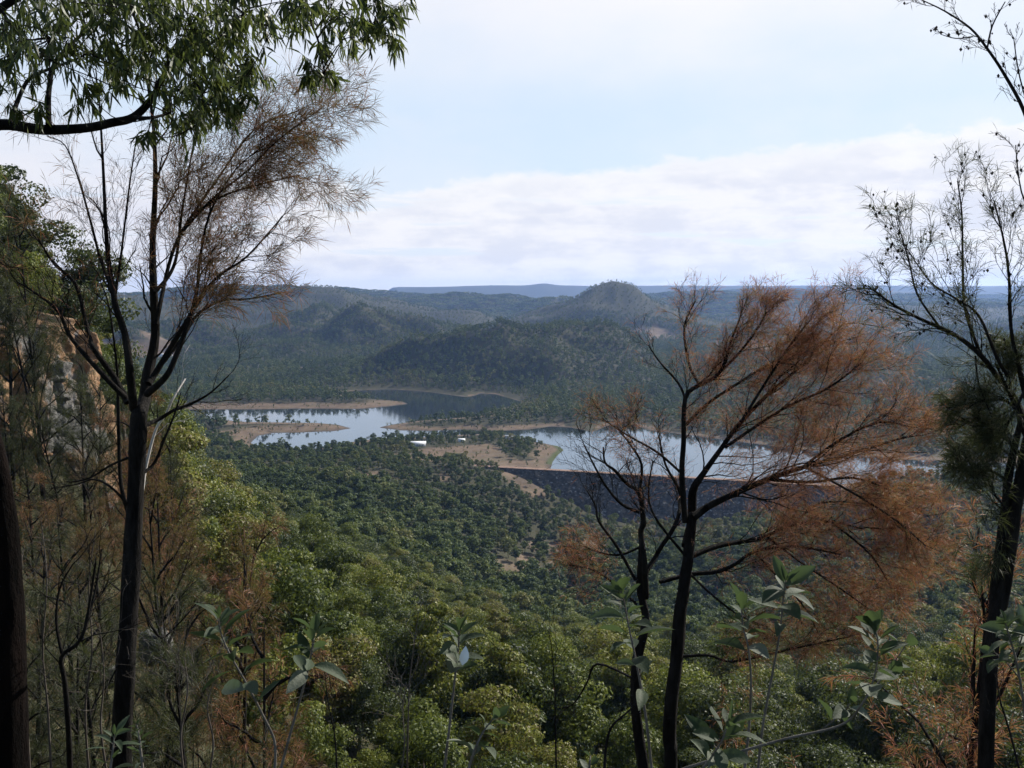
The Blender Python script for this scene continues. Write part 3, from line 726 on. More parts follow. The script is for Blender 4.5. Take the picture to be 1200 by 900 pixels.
# pale dead snags standing in the flat woodland across the water
M_DEAD = plain_mat('bleached_dead_wood', (.34, .31, .28), (.55, .52, .48), 3, .8, .2, stretch=(4, 4, .6))
def snag(label, p, h, seed, lean):
    r_ = np.random.default_rng(seed); t = thing('dead_tree', label, 'dead tree', p); mb = MB()
    tube(mb, [(0, 0, -1), (lean * .4 * h, 0, h * .5), (lean * h, 0, h)], [h * .018, h * .013, h * .004], 5); mb.build('trunk', M_DEAD, t)
    mb = MB()
    for k in range(4):
        z = h * r_.uniform(.5, .9); d = r_.normal(size=3); d[2] = abs(d[2]) + .6
        s = np.array((lean * z, 0, z)); tube(mb, [s, s + unit(d) * h * .18], [h * .006, h * .002], 4)
    mb.build('branches', M_DEAD, t)
for i, (x, y, h, l, lb) in enumerate([(300, 450, 26, .2, 'leaning pale dead tree in front of the dark left hill'), (290, 446, 20, -.05, 'upright pale dead tree left of the leaning snag')]):
    c = np.array(((x - 600) / F * 2250, 2250, 0)); c[2] = ground(c[:1], c[1:2])[0]; snag(lb, c, h, i, l)
c = hit(1133, 636, 400); snag('short slanting bleached dead trunk in the dark hillside forest at right', c, 16, 5, .5)
# ================================================================== spread the forest
def jgrid(y0, y1, step, umax, rg):
    ys = np.arange(y0, y1, step); out = []
    for y in ys:
        w_ = umax * y + 20; xs = np.arange(-w_, w_, step)
        out.append(np.column_stack([xs + rg.uniform(-.48, .48, len(xs)) * step, y + rg.uniform(-.48, .48, len(xs)) * step]))
    return np.concatenate(out)
def dam_tq(X, Y):
    return (X - DAM0[0]) * DAX[0] + (Y - DAM0[1]) * DAX[1], (X - DAM0[0]) * DNR[0] + (Y - DAM0[1]) * DNR[1]
def place(y0, y1, step, rg, umax=.60, clump=.0):
    P = jgrid(y0, y1, step, umax, rg); X, Y = P[:, 0], P[:, 1]
    Z = ground(X, Y); B = bareness(X, Y); sd = lake_sd(X, Y); t, q = dam_tq(X, Y)
    ok = (sd > 18) & (rg.random(len(X)) > np.clip(B * 1.3, 0, .985))
    ok &= ~((t > -14) & (t < DLEN + 12) & (q > -30) & (q < 92) & (6.5 - np.clip(q - 4, 0, 90) * .69 > Z - 2.5))
    for kx, ky, ka, kb in KEEP: ok &= ((X - kx) / ka) ** 2 + ((Y - ky + kb * .4) / kb) ** 2 > 1
    ok &= rg.random(len(X)) > clump * sstep(.05, .45, fbm(X / 60, Y / 60, 131, 3))
    return X[ok], Y[ok], Z[ok]
def instancer(name, key, X, Y, Z, S, rg, kind='stuff'):
    n = len(X); me = bpy.data.meshes.new(name); me.vertices.add(n)
    me.vertices.foreach_set('co', np.column_stack([X, Y, Z]).astype(np.float32).ravel())
    def attr(nm, typ, arr):
        a = me.attributes.new(nm, typ, 'POINT'); a.data.foreach_set('value', arr)
    attr('rotz', 'FLOAT', rg.uniform(0, 6.283, n).astype(np.float32)); attr('scl', 'FLOAT', S.astype(np.float32))
    attr('pick', 'INT', rg.integers(0, len(PROTO[key].objects), n).astype(np.int32))
    ob = bpy.data.objects.new(name, me); COL.objects.link(ob); tag(ob, kind=kind)
    ng = bpy.data.node_groups.new(name + '_scatter', 'GeometryNodeTree')
    ng.interface.new_socket('Geometry', in_out='INPUT', socket_type='NodeSocketGeometry'); ng.interface.new_socket('Geometry', in_out='OUTPUT', socket_type='NodeSocketGeometry')
    N = ng.nodes.new; L = ng.links.new
    gi = N('NodeGroupInput'); go = N('NodeGroupOutput'); ip = N('GeometryNodeInstanceOnPoints'); ci = N('GeometryNodeCollectionInfo')
    ci.inputs['Collection'].default_value = PROTO[key]; ci.inputs['Separate Children'].default_value = True; ci.inputs['Reset Children'].default_value = True
    def na(nm, typ):
        x = N('GeometryNodeInputNamedAttribute'); x.data_type = typ; x.inputs['Name'].default_value = nm; return x.outputs['Attribute']
    cx = N('ShaderNodeCombineXYZ'); L(na('rotz', 'FLOAT'), cx.inputs[2])
    L(gi.outputs[0], ip.inputs['Points']); L(ci.outputs[0], ip.inputs['Instance']); ip.inputs['Pick Instance'].default_value = True
    L(na('pick', 'INT'), ip.inputs['Instance Index']); L(cx.outputs[0], ip.inputs['Rotation']); L(na('scl', 'FLOAT'), ip.inputs['Scale'])
    L(ip.outputs[0], go.inputs[0])
    ob.modifiers.new('scatter', 'NODES').node_group = ng
    return ob

# ---- near forest: those that show largest become trees of their own
X, Y, Z = place(48, 470, 7.4, rg, .62, .12)
u = X / Y
ok = ~((u < -.30) & (Y < 120)) & ~((Y < 95) & (np.abs(u) < .33)) & ~((u < -.36) & (Y < 130) & (Y > 95))
X, Y, Z = X[ok], Y[ok], Z[ok]
S = (.66 + .95 * rg.random(len(X)) ** 1.6) * np.where(Y < 110, .72, 1) * np.where(rg.random(len(X)) < .12, .6, 1)
o = np.argsort(Y); X, Y, Z, S = X[o], Y[o], Z[o], S[o]
pick = rg.integers(0, 6, len(X)); pick = np.where((X / Y < -.37) & (rg.random(len(X)) < .85), 4, pick); pick = np.where((X / Y > .17) & (rg.random(len(X)) < .75), 4, pick)  # mostly dark crowns toward both sides: slope shade given by leaf colour
px, py, dd = topix(X, Y, Z + 8.5 * S)
rp = F * 4.0 * S / dd
cov = np.zeros((152, 202), bool); vis = np.zeros(len(X))
for i in range(len(X)):
    x0, x1 = int(max((px[i] - rp[i]) // 6, 0)), int(min((px[i] + rp[i]) // 6 + 1, 200)); y0, y1 = int(max((py[i] - rp[i]) // 6, 0)), int(min((py[i] + rp[i]) // 6 + 1, 150))
    if x1 <= x0 or y1 <= y0: continue
    c_ = cov[y0:y1, x0:x1]; vis[i] = (~c_).sum() * 36.0
    sh = max(1, (x1 - x0) // 5)
    cov[y0 + sh // 2:y1, x0 + sh // 2:x1 - sh // 2] = True
idx = np.argsort(-vis)[:300]; idx = idx[vis[idx] > 0]
solo = np.zeros(len(X), bool); solo[idx] = True
instancer('near_forest', 'near_gums', X[~solo], Y[~solo], Z[~solo], S[~solo], rg)
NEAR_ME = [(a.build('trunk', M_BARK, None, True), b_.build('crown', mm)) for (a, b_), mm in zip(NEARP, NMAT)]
def where(px, py):
    if px < 330: return 'on the slope right of the thick black trunk' if py > 640 else 'beside the small orange rock pinnacle'
    if px < 470: return 'above the small leafy twin shrubs' if py > 700 else 'along the ridge crest over the dark valley forest'
    if px < 640: return 'around the sapling with a white leaf' if py > 690 else 'just below the reddish bare clearing'
    if px < 820: return 'behind the two dark forked trunks' if py > 640 else 'below the foot of the dark dam'
    if px < 1010: return 'under the rusty casuarina branches'
    return 'in the dark hollow near the right trunk'
count = 0
for i in np.flatnonzero(solo):
    s = S[i]; k = pick[i]
    sz = 'Tall' if s > 1.2 else ('Low' if s < .8 else 'Medium')
    shp = ['broad round', 'loose open', 'uneven domed', 'dense clumped', 'spreading', 'narrow upright'][k]
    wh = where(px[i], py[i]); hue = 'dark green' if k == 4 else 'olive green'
    t = thing('gum_tree', f'{sz} {shp} {hue} gum tree {wh}', 'gum tree', (X[i], Y[i], Z[i]), 'gum trees ' + wh)
    t.rotation_euler[2] = rg.uniform(0, 6.28); t.scale = (s, s, s * rg.uniform(.9, 1.12))
    for j in (0, 1):
        src = NEAR_ME[k][j]; c_ = src.copy(); COL.objects.link(c_); c_.parent = t
for a, b_ in NEAR_ME:
    bpy.data.objects.remove(a); bpy.data.objects.remove(b_)

# ---- middle and far forest
X, Y, Z = place(470, 1330, 7.6, rg, .60, .30)
instancer('valley_forest', 'mid_gums', X, Y, Z, (.5 + 1.25 * rg.random(len(X)) ** 1.5) * np.where(Y > 880, .60, 1), rg)
X, Y, Z = place(1330, 3700, 11, rg, .58, .35)
k = ~hidden(X, Y, Z + 16); X, Y, Z = X[k], Y[k], Z[k]
instancer('hill_forest', 'far_gums', X, Y, Z, rg.uniform(.6, 1.35, len(X)) * np.where(lake_sd(X, Y) < 45, .7, 1), rg)
n_far = len(X)
X, Y, Z = place(3700, 5300, 19, rg, .57, .2)
k = ~hidden(X, Y, Z + 16); X, Y, Z = X[k], Y[k], Z[k]
instancer('ridge_forest', 'far_gums', X, Y, Z, rg.uniform(.5, .95, len(X)), rg)
X, Y, Z = place(5300, 9800, 33, rg, .57, .2)
k = ~hidden(X, Y, Z + 16); X, Y, Z = X[k], Y[k], Z[k]
instancer('distant_forest', 'far_groves', X, Y, Z, rg.uniform(.75, 1.15, len(X)), rg)
print('forest', n_far, len(X))

# ---- low bushes dotted over the bare banks and clearings
P = jgrid(560, 2600, 8, .55, rg); X, Y = P.T; B = bareness(X, Y); sd = lake_sd(X, Y); t_, q_ = dam_tq(X, Y)
ok = (B > .3) & (sd > 5) & (rg.random(len(X)) < .32) & ~((t_ > -16) & (t_ < DLEN + 14) & (q_ > -32) & (q_ < 92) & (6.5 - np.clip(q_ - 4, 0, 90) * .69 > ground(X, Y) - 2))
for kx, ky, ka, kb in KEEP: ok &= ((X - kx) / 12) ** 2 + ((Y - ky) / 12) ** 2 > 1
X, Y = X[ok], Y[ok]
instancer('bank_scrub', 'far_gums', X, Y, ground(X, Y) - .2, rg.uniform(.12, .42, len(X)), rg)
# ---- a few bleached dead gums among the near crowns
for k_, (x_, y_, h_, lb) in enumerate([(470, 668, 17, 'pale dead gum standing among dark crowns near the ridge crest'), (330, 715, 15, 'thin bleached dead gum in the olive crowns above the twin saplings'), (616, 772, 13, 'bleached bare gum trunk in the sunny crowns at lower centre'), (1010, 700, 18, 'pale dead trunk on the shaded slope beneath the rusty branches')]):
    c_ = hit(x_, y_, 60); snag(lb, c_, h_, 50 + k_, .04 * (k_ - 1))
# ================================================================== casuarinas: thin stems and fine needles
def needles(cr, P, D, L, w, rg):
    n = len(P); a = unit(np.cross(D, rg.normal(size=(n, 3)))); ln = (L * rg.uniform(.6, 1.3, n))[:, None]; ww = w * rg.uniform(.7, 1.3, n)[:, None]
    mid = P + D * ln * .5; tip = P + D * ln + np.array((0, 0, -1)) * ln * .12
    V = np.stack([P, mid + a * ww, tip, mid - a * ww], 1).reshape(-1, 3)
    cr.add(V, np.arange(4 * n).reshape(n, 4))
def spray(cr, line, per_m, L, w, rg, droop=.25, wild=.55):
    line = np.asarray(line); seg = np.linalg.norm(np.diff(line, axis=0), axis=1); tot = seg.sum()
    n = int(per_m * tot + rg.random()); 
    if n < 1: return
    t = rg.random(n) ** .7 * (len(line) - 1); i = np.minimum(t.astype(int), len(line) - 2); f = (t - i)[:, None]
    P = line[i] * (1 - f) + line[i + 1] * f; T = unit(line[i + 1] - line[i])
    D = unit(T + rg.normal(size=(n, 3)) * wild + np.array((0, 0, -droop)))
    needles(cr, P, D, L, w, rg)
def wander(p, d, L, n, rg, jit=.22, up=.1):
    pts = [np.array(p)]; d = unit(np.array(d, float))
    for k in range(n):
        d = unit(d + rg.normal(size=3) * jit + np.array((0, 0, up))); pts.append(pts[-1] + d * L / n)
    return np.array(pts)
def branchlets(tr, cr, line, r0, rg, n, L, bias, lvl, P, t0=.3, dens=1., first=True):
    """side shoots off a limb; the last level carries needles"""
    line = np.asarray(line); m = len(line) - 1
    for k in range(n):
        t = (t0 + (1 - t0) * (k + rg.random()) / n) * m; i = min(int(t), m - 1); f = t - i
        p = line[i] * (1 - f) + line[i + 1] * f; T = unit(line[i + 1] - line[i])
        d = unit(T * P['fwd'] + unit(rg.normal(size=3)) * P['spread'] + np.asarray(bias) * P['bias'])
        l = L * rg.uniform(.55, 1.25) * (1.15 - .45 * t / m)
        s = wander(p, d, l, 5 if lvl > 1 else 4, rg, P['jit'], P['up'])
        r = max(r0 * rg.uniform(.24, .40), P['rmin'])
        tube(tr, s, np.linspace(r, max(r * .35, P['rmin'] * .6), len(s)), 4 if r > .006 else 3)
        if lvl > 1:
            branchlets(tr, cr, s, r, rg, max(2, int(P['nch'][lvl - 2] * rg.uniform(.7, 1.3))), l * P['lr'], unit(np.asarray(bias) + d * .8), lvl - 1, P, .15, dens)
        if cr is not None and lvl <= P.get('nlv', 2) and rg.random() < dens:
            spray(cr, s[1:], P['per_m'] * min(dens, 2.2), P['nl'], P['nw'], rg, P['droop'], P['wild'])
def limb_px(pts, D, rg, wob=.35, k=4, end=None, slim=1.):   # photo pixels + half-widths (pixels) -> a limb in space about D metres away
    n = len(pts); dep = D + np.cumsum(rg.normal(size=n)) * wob * D / 40 
    dep[0] = D if end is None else end
    if end is not None: dep += (end - dep[0])
    P = np.array([at(x, y, dd_) for (x, y, *_), dd_ in zip(pts, dep)]); r = np.array([q[2] for q in pts]) * D / F * slim
    return smoothline(P, k), np.interp(np.linspace(0, n - 1, (n - 1) * k + 1), np.arange(n), r)
def ground_at(x, y): return float(ground(np.array([x]), np.array([y]))[0])
def foot(line, rad):              # carry a trunk on down into the ground
    p = line[0]; g_ = ground_at(p[0], p[1]) - .3
    if g_ < p[2]:
        q = p + (p - line[3]) / max(np.linalg.norm(p - line[3]), 1e-6) * .4; q = np.array((p[0] * .6 + q[0] * .4, p[1], g_))
        line = np.vstack([q, (q + p) / 2, line]); rad = np.r_[rad[0] * 1.45, rad[0] * 1.1, rad]
    return line, rad
RUSTS = [(0, (.18, .062, .042)), (.35, (.34, .098, .058)), (.65, (.47, .135, .075)), (.87, (.36, .19, .10)), (1, (.20, .16, .08))]
DULLS = [(0, (.055, .036, .024)), (.4, (.16, .07, .04)), (.8, (.32, .105, .055)), (1, (.10, .08, .04))]
DARKS = [(0, (.016, .022, .013)), (.5, (.032, .040, .021)), (.85, (.050, .056, .028)), (1, (.075, .060, .03))]
M_RUST = leaf_mat('rust_needles', RUSTS, .35, .6, per='island', nscale=1.1)
M_RUSTSHADE = leaf_mat('shaded_rust_needles', [(0, (.05, .035, .02)), (.45, (.11, .052, .026)), (.8, (.17, .07, .032)), (1, (.06, .06, .026))], .3, .6, per='island', nscale=.9)  # darker copy of the rust needles: left slope's shade put into the colour
M_DULL = leaf_mat('brown_needles', DULLS, .30, .6, per='island', nscale=1.4)
M_DARKN = leaf_mat('dark_needles', DARKS, .25, .6, per='island', nscale=.8)
M_BLACK = plain_mat('dark_furrowed_bark', (.003, .0028, .0026), (.026, .023, .021), 14, .95, .8, 30, (1, 1, .25), .1)
M_CHAR = plain_mat('charred_bark', (.0018, .0017, .0016), (.010, .0065, .0055), 9, .95, .9, 26, (1, 1, .3), .05)
M_TWIG = plain_mat('grey_twigs', (.05, .042, .034), (.13, .112, .096), 5, .9, .2, stretch=(3, 3, .6), spec=.1)
def bark_rough(ob, amp, scale, seed=0):   # furrows pressed into the mesh of a thick trunk
    me = ob.data; n = len(me.vertices); co = np.empty(n * 3, np.float32); me.vertices.foreach_get('co', co); co = co.reshape(-1, 3)
    no = np.empty(n * 3, np.float32); me.vertices.foreach_get('normal', no); no = no.reshape(-1, 3)
    k = fbm(co[:, 0] / scale + co[:, 2] * .6, co[:, 1] / scale + co[:, 2] * 1.1, seed, 3)
    co += no * (k * amp)[:, None]; me.vertices.foreach_set('co', co.ravel()); me.update()
PF = dict(fwd=.9, spread=.75, bias=.55, jit=.20, up=.05, rmin=.0012, nch=(4, 5), lr=.5, per_m=75, nl=.115, nw=.0021, droop=.12, wild=.7, nlv=2)

def authored(name, label, cat, D, trunks, limbs, bias, P, mneedle, seed, n=9, L=.8, loose=None):
    """limbs: (pixel path, needle density, number of shoots, shoot length, bias or None)"""
    r_ = np.random.default_rng(seed); TR, BR, CR = MB(), MB(), MB(); base = None
    for pts in trunks:
        ln, rd = limb_px(pts, D, r_, .12, 6, None, .83)
        ln, rd = foot(ln, rd)
        e_ = unit(ln[-1] - ln[-3]); ln = np.vstack([ln, ln[-1] + e_ * rd[-1] * .7, ln[-1] + e_ * rd[-1] * 1.25]); rd = np.r_[rd, rd[-1] * .72, rd[-1] * .25]
        if base is None: base = ln[0].copy()
        tube(TR, ln, rd, 12)
    for L_ in limbs:
        pts, dens, nn, ll = L_[:4]; bb = L_[4] if len(L_) > 4 else bias
        ln, rd = limb_px(pts, D, r_, .5, 4, None, .74)
        rd = np.maximum(rd, .0018)
        tube(BR, ln, rd, 7 if rd[0] > .02 else 5)
        branchlets(BR, CR, ln, rd[len(rd) // 2], r_, nn, ll, unit(np.array(bb, float)), 3, P, .25, dens)
    t = thing(name, label, cat, base)
    o = TR.build('trunk', M_BLACK, t, True, base); bark_rough(o, .016, .04, seed)
    BR.build('branches', M_BLACK, t, True, base)
    if CR.n: CR.build('crown', mneedle, t, False, base)
    return t, TR, BR, CR, base

# ---- left: thick black trunk, sparse brown needles
A_ = [(163,492,11),(170,465,10),(173,441,9.5),(182,394,7.5),(180,339,6.5),(179,283,5.2),(182,215,4),(180,150,2.8),(172,90,1.8),(168,50,1)]
limbs = [
 (A_, .35, 16, .55, (.3, 0, 1)),
 ([(183,380,4),(188,354,3.6),(196,317,3.2),(207,283,2.8),(224,254,2.4),(258,205,1.8),(300,150,1.3),(350,130,.9)], 1.0, 18, .62, (.8, 0, .5)),
 ([(181,343,3.6),(198,323,3),(207,299,2.6),(213,250,2),(222,195,1.5),(232,140,1)], .8, 12, .55, (.5, 0, .8)),
 ([(150,472,6),(133,441,5),(111,410,4.2),(104,392,3.6),(89,334,2.8),(64,310,2),(45,280,1.2)], .30, 12, .6, (-.5, 0, .8)),
 ([(146,465,5),(124,443,4.2),(84,397,3.2),(69,366,2.6),(44,345,1.8),(20,330,1)], .25, 10, .55, (-.5, 0, .7)),
 ([(157,480,7),(153,443,6.5),(147,394,5.5),(136,361,5),(133,343,4.6),(127,305,3.6),(124,268,3),(121,200,2.2),(117,130,1.4),(112,80,.8)], .35, 14, .5, (0, 0, 1)),
 ([(133,345,3),(118,305,2.4),(107,263,2),(92,210,1.5),(76,170,1),(55,160,.7)], .5, 9, .45, (-.5, 0, .6)),
 ([(135,345,2.6),(141,305,2.2),(145,272,1.8),(152,215,1.4),(160,160,.8)], .35, 8, .45, (.2, 0, 1)),
 ([(172,462,6),(193,443,5),(205,420,4.4),(222,374,3.6),(231,339,2.8),(234,305,2.2),(246,250,1.6),(275,200,1.1),(310,170,.8)], .75, 16, .6, (.7, 0, .7)),
 ([(174,450,5.5),(184,434,5),(209,392,4),(220,374,3.4),(237,345,2.6),(258,322,2.2),(290,300,1.6),(330,255,1)], .95, 17, .6, (.8, 0, .45)),
 ([(187,430,3.4),(213,397,3),(233,367,2.4),(262,352,1.8),(293,350,1.3),(335,342,.8)], .5, 9, .40, (1, 0, .1)),
 ([(215,270,2.2),(250,232,1.9),(290,200,1.5),(325,165,1.1),(375,128,.7)], 1.15, 14, .55, (.9, 0, .35)),
 ([(225,252,2),(265,228,1.7),(310,215,1.3),(352,205,.8)], 1.1, 12, .5, (1, 0, .2)),
 ([(166,500,4),(187,491,3.4),(205,480,2.8),(224,473,2.4),(247,460,1.7),(268,440,1)], .03, 7, .45, (.8, 0, .3)),
 ([(163,558,3),(180,544,2.6),(191,519,2.2),(205,484,1.6),(212,460,.9)], .03, 4, .35, (.6, 0, .6)),
 ([(156,632,4),(154,614,4),(145,582,3.6),(141,558,3.4),(139,500,3),(138,450,2.6),(136,420,2),(128,360,1.4),(118,330,.8)], .06, 8, .4, (-.3, 0, .8)),
 ([(156,600,2.4),(135,575,2),(112,562,1.6),(88,568,1.2),(60,572,.8)], .03, 7, .45, (-.8, 0, .1)),
 ([(154,535,2.4),(130,545,2),(105,560,1.4),(80,566,.8)], .03, 5, .35, (-.8, 0, .1)),
 ([(158,690,2.2),(185,745,2),(205,735,1.5),(232,705,.9)], .05, 5, .35, (.7, 0, .3)),
 ([(152,740,2),(142,770,1.8),(128,800,1.4),(110,825,.8)], .0, 4, .3, (-.7, 0, .2)),
]
PL = dict(PF, per_m=105, nl=.14, nw=.0019, nch=(4, 6), spread=.8, lr=.58)
authored('casuarina_tree', 'thick black trunked casuarina with sparse brown needles standing against the sky', 'tree', 8.0,
 [[(142,868,15),(147,780,13.5),(153,690,13),(158,600,12.2),(161,520,12),(163,485,11)]], limbs, (.3, 0, .8), PL, M_DULL, 101)

# ---- centre right: rusty casuarina with two black trunks
limbs = [
 ([(804,640,8),(811,607,7.5),(812,575,7),(824,555,5),(844,527,4.2),(866,497,3.6),(900,462,3),(933,434,2.6),(967,400,2),(992,376,1.2)], 1.0, 22, .58, (.7, 0, .45)),
 ([(803,612,5),(799,555,4.6),(801,518,4.2),(803,467,3.6),(820,451,3.4),(835,444,3),(847,430,2.6),(858,396,2),(866,376,1.2)], .9, 18, .38, (.4, 0, .8)),
 ([(820,451,2.6),(809,431,2.4),(803,404,2),(803,378,1.6),(815,353,1)], .7, 9, .38, (.3, 0, .8)),
 ([(803,467,2.4),(795,449,2),(773,424,1.4),(760,405,.8)], .35, 6, .35, (-.4, 0, .7)),
 ([(812,607,7),(831,593,6),(862,578,5),(900,562,4.4),(943,547,3.4),(1013,527,2.4),(1060,512,1.4)], 1.0, 24, .70, (.7, 0, .35)),
 ([(850,524,3),(885,500,2.6),(925,475,2.2),(970,455,1.8),(1010,425,1.2)], 1.15, 18, .6, (.8, 0, .4)),
 ([(870,492,2.6),(900,444,2.2),(925,406,1.8),(945,380,1.2)], 1.0, 17, .48, (.6, 0, .6)),
 ([(803,498,3),(829,473,2.6),(862,451,2.2),(887,435,1.8),(925,415,1.2)], .9, 14, .5, (.7, 0, .5)),
 ([(835,444,2.4),(862,418,2.1),(886,388,1.7),(898,366,1)], 1.0, 15, .42, (.6, 0, .6)),
 ([(900,562,3),(950,565,2.6),(1000,560,2),(1045,575,1.3)], .85, 16, .55, (.9, 0, .15)),
 ([(940,548,2.4),(985,515,2),(1030,495,1.6),(1065,500,1)], .8, 16, .5, (.8, 0, .3)),
 ([(811,651,5),(840,640,4.6),(867,635,4),(891,631,3.4),(930,615,2.6),(975,612,1.8),(1010,620,1)], 1.0, 18, .5, (.9, 0, .1)),
 ([(773,682,3.6),(809,673,4),(840,670,3.6),(862,661,3),(884,647,2.6),(930,640,2),(985,650,1.2)], .85, 16, .5, (.9, 0, .05)),
 ([(900,630,2.2),(940,660,1.8),(985,690,1.4),(1020,715,.9)], 1.0, 14, .45, (.8, 0, -.1)),
 ([(757,700,5.5),(755,660,5),(751,624,4.6),(754,611,4.4),(749,578,3.6),(735,567,3),(720,551,2.4),(709,542,1.9),(707,524,1.2)], .10, 12, .38, (-.2, 0, .8)),
 ([(749,600,3),(729,591,2.4),(711,571,2),(696,545,1.5),(683,518,.8)], .08, 8, .36, (-.4, 0, .7)),
 ([(756,672,4.4),(767,655,4),(773,644,3.8),(793,611,3.4),(797,578,2.8),(780,545,2),(772,510,1.2)], .35, 12, .42, (0, 0, 1)),
 ([(745,680,3),(724,642,2.6),(702,611,2.2),(698,593,1.6),(688,575,.9)], .1, 7, .34, (-.5, 0, .5)),
 ([(749,578,2.6),(752,545,2.2),(738,520,1.7),(722,500,1.1)], .5, 9, .4, (-.2, 0, .8)),
 ([(790,770,2.8),(830,768,2.4),(860,775,2),(930,760,1.6),(1000,745,.9)], .7, 14, .5, (.9, 0, .1)),
 ([(742,795,2.2),(700,778,2),(688,800,1.7),(672,825,1.3),(655,830,.8)], .03, 6, .3, (-.7, 0, -.1)),
 ([(943,547,2.6),(1000,578,2),(1050,610,1.6),(1085,640,1)], 1.2, 18, .5, (.8, 0, -.05)),
 ([(884,647,2),(915,680,1.7),(945,715,1.3),(960,745,.9)], .95, 13, .45, (.3, 0, -.3)),
 ([(809,673,2.2),(838,700,1.8),(868,722,1.4),(900,735,.9)], .8, 11, .42, (.5, 0, -.2)),
 ([(975,612,2),(1020,650,1.6),(1045,690,1)], 1.1, 14, .45, (.6, 0, -.2)),
 ([(930,615,2.2),(960,590,1.8),(1010,590,1.4),(1040,600,.9)], 1.2, 16, .5, (.8, 0, .1)),
 ([(746,708,2.4),(720,684,2),(696,668,1.5),(668,662,.9)], .6, 11, .36, (-.7, 0, -.05)),
 ([(752,640,2.2),(728,650,1.8),(705,648,1.3),(684,640,.8)], .8, 10, .34, (-.6, 0, .1)),
 ([(799,555,2.4),(770,530,2),(735,510,1.5),(705,490,.9)], .7, 12, .36, (-.6, 0, .3)),
 ([(806,655,2.6),(770,610,2),(760,580,1.6),(765,540,1)], .4, 8, .4, (-.2, 0, .9)),
]
PC = dict(PF, per_m=82, nl=.10, nw=.0015, nch=(5, 7), spread=.92, lr=.62, bias=.5)
authored('casuarina_tree', 'large rust coloured casuarina with two dark trunks in front of the dam and lake', 'tree', 9.0,
 [[(787,880,9.5),(785,865,9.5),(787,822,9.2),(794,764,8.8),(798,712,8.4),(806,654,8),(811,607,7.2)],
  [(754,900,8),(749,862,8),(745,828,7.5),(746,779,7),(757,727,6.6),(750,690,6),(752,640,5)]], limbs, (.6, 0, .5), PC, M_RUST, 202)

# ---- right edge: dark casuarina leaning out of the picture
limbs = [
 ([(1206,505,6),(1190,468,5),(1170,443,4.4),(1150,417,4),(1120,393,3.4),(1077,373,2.6),(1047,357,2),(1017,335,1.1)], .9, 17, .36, (-.7, 0, .5)),
 ([(1150,417,3),(1143,400,2.8),(1130,357,2.4),(1128,300,2),(1127,250,1.5),(1122,212,.9)], .8, 14, .34, (-.1, 0, 1)),
 ([(1180,440,3),(1167,417,2.6),(1147,370,2.2),(1120,350,1.7),(1090,330,1.2),(1062,290,.8)], .9, 13, .34, (-.5, 0, .8)),
 ([(1210,480,4),(1187,400,3),(1183,333,2.4),(1178,290,1.8),(1165,235,1)], .85, 13, .36, (0, 0, 1)),
 ([(1143,417,1.6),(1147,450,1.4),(1163,490,1)], .3, 4, .2, (.2, 0, -.5)),
 ([(1100,382,2),(1075,345,1.6),(1065,305,1.2),(1052,262,.7)], .9, 10, .3, (-.4, 0, .9)),
 ([(1200,540,4),(1185,520,3.2),(1165,500,2.4),(1140,500,1.5)], 2.0, 14, .23, (-.6, 0, .2)),
 ([(1205,520,4),(1190,480,3.2),(1178,450,2.4),(1166,425,1.5)], 2.0, 14, .23, (-.3, 0, .6)),
 ([(1198,590,3),(1175,560,2.6),(1150,548,2),(1128,550,1.2)], 2.0, 14, .23, (-.7, 0, .1)),
 ([(1205,480,3),(1195,440,2.6),(1192,410,2)], 2.0, 12, .23, (0, 0, .8)),
 ([(1204,500,3),(1180,470,2.4),(1150,470,1.8),(1135,478,1)], 2.2, 16, .23, (-.5, 0, .1)),
 ([(1200,560,3),(1180,530,2.4),(1158,525,1.8),(1140,530,1)], 2.2, 16, .23, (-.6, 0, .1)),
 ([(1208,440,3),(1195,470,2.4),(1180,500,1.8),(1172,530,1)], 2.2, 16, .23, (-.3, 0, -.2)),
 ([(1194,620,2.4),(1178,640,2),(1168,665,1.2)], 1.6, 10, .26, (-.4, 0, -.3)),
 ([(1192,640,2.4),(1180,600,2),(1165,580,1.4)], 1.5, 9, .3, (-.5, 0, .2)),
 ([(1222,300,4),(1213,180,3.4),(1200,130,3),(1177,87,2.5),(1157,57,2.1),(1137,33,1.7),(1107,13,1.3),(1080,0,.8)], .30, 12, .22, (-.8, 0, .4)),
 ([(1157,57,1.5),(1163,30,1.3),(1178,2,.8)], .1, 3, .16, (.4, 0, .8)),
 ([(1140,43,1),(1120,45,.8),(1102,40,.5)], .1, 2, .1, (-.9, 0, 0)),
 ([(1212,150,1.4),(1195,90,1.1),(1188,45,.7)], .05, 4, .2, (-.3, 0, .8)),
 ([(1214,260,1.6),(1197,225,1.2),(1190,170,.7)], .2, 5, .2, (-.2, 0, .9)),
]
PR = dict(PF, per_m=105, nl=.09, nw=.0014, nch=(4, 5), spread=.75, rmin=.0014, bias=.6)
t, TR, BR, CR, base = authored('casuarina_tree', 'dark green needled casuarina with black leaning trunk at the right edge', 'tree', 6.2,
 [[(1156,900,11),(1158,820,10.5),(1165,740,10),(1177,680,9.5),(1188,610,9),(1200,540,8.4),(1214,460,7),(1222,300,4.5)],
  [(1163,760,5),(1166,700,5.5),(1172,640,5.2),(1182,560,4.6),(1196,495,4)]], limbs, (-.4, 0, .7), PR, M_DARKN, 303)
r_ = np.random.default_rng(9); cn = MB()          # small woody seed cones along the limbs
Vb = np.concatenate(BR.v) - base
k = r_.choice(np.flatnonzero(topix(*(Vb + base).T)[1] < 420), 230, replace=False)
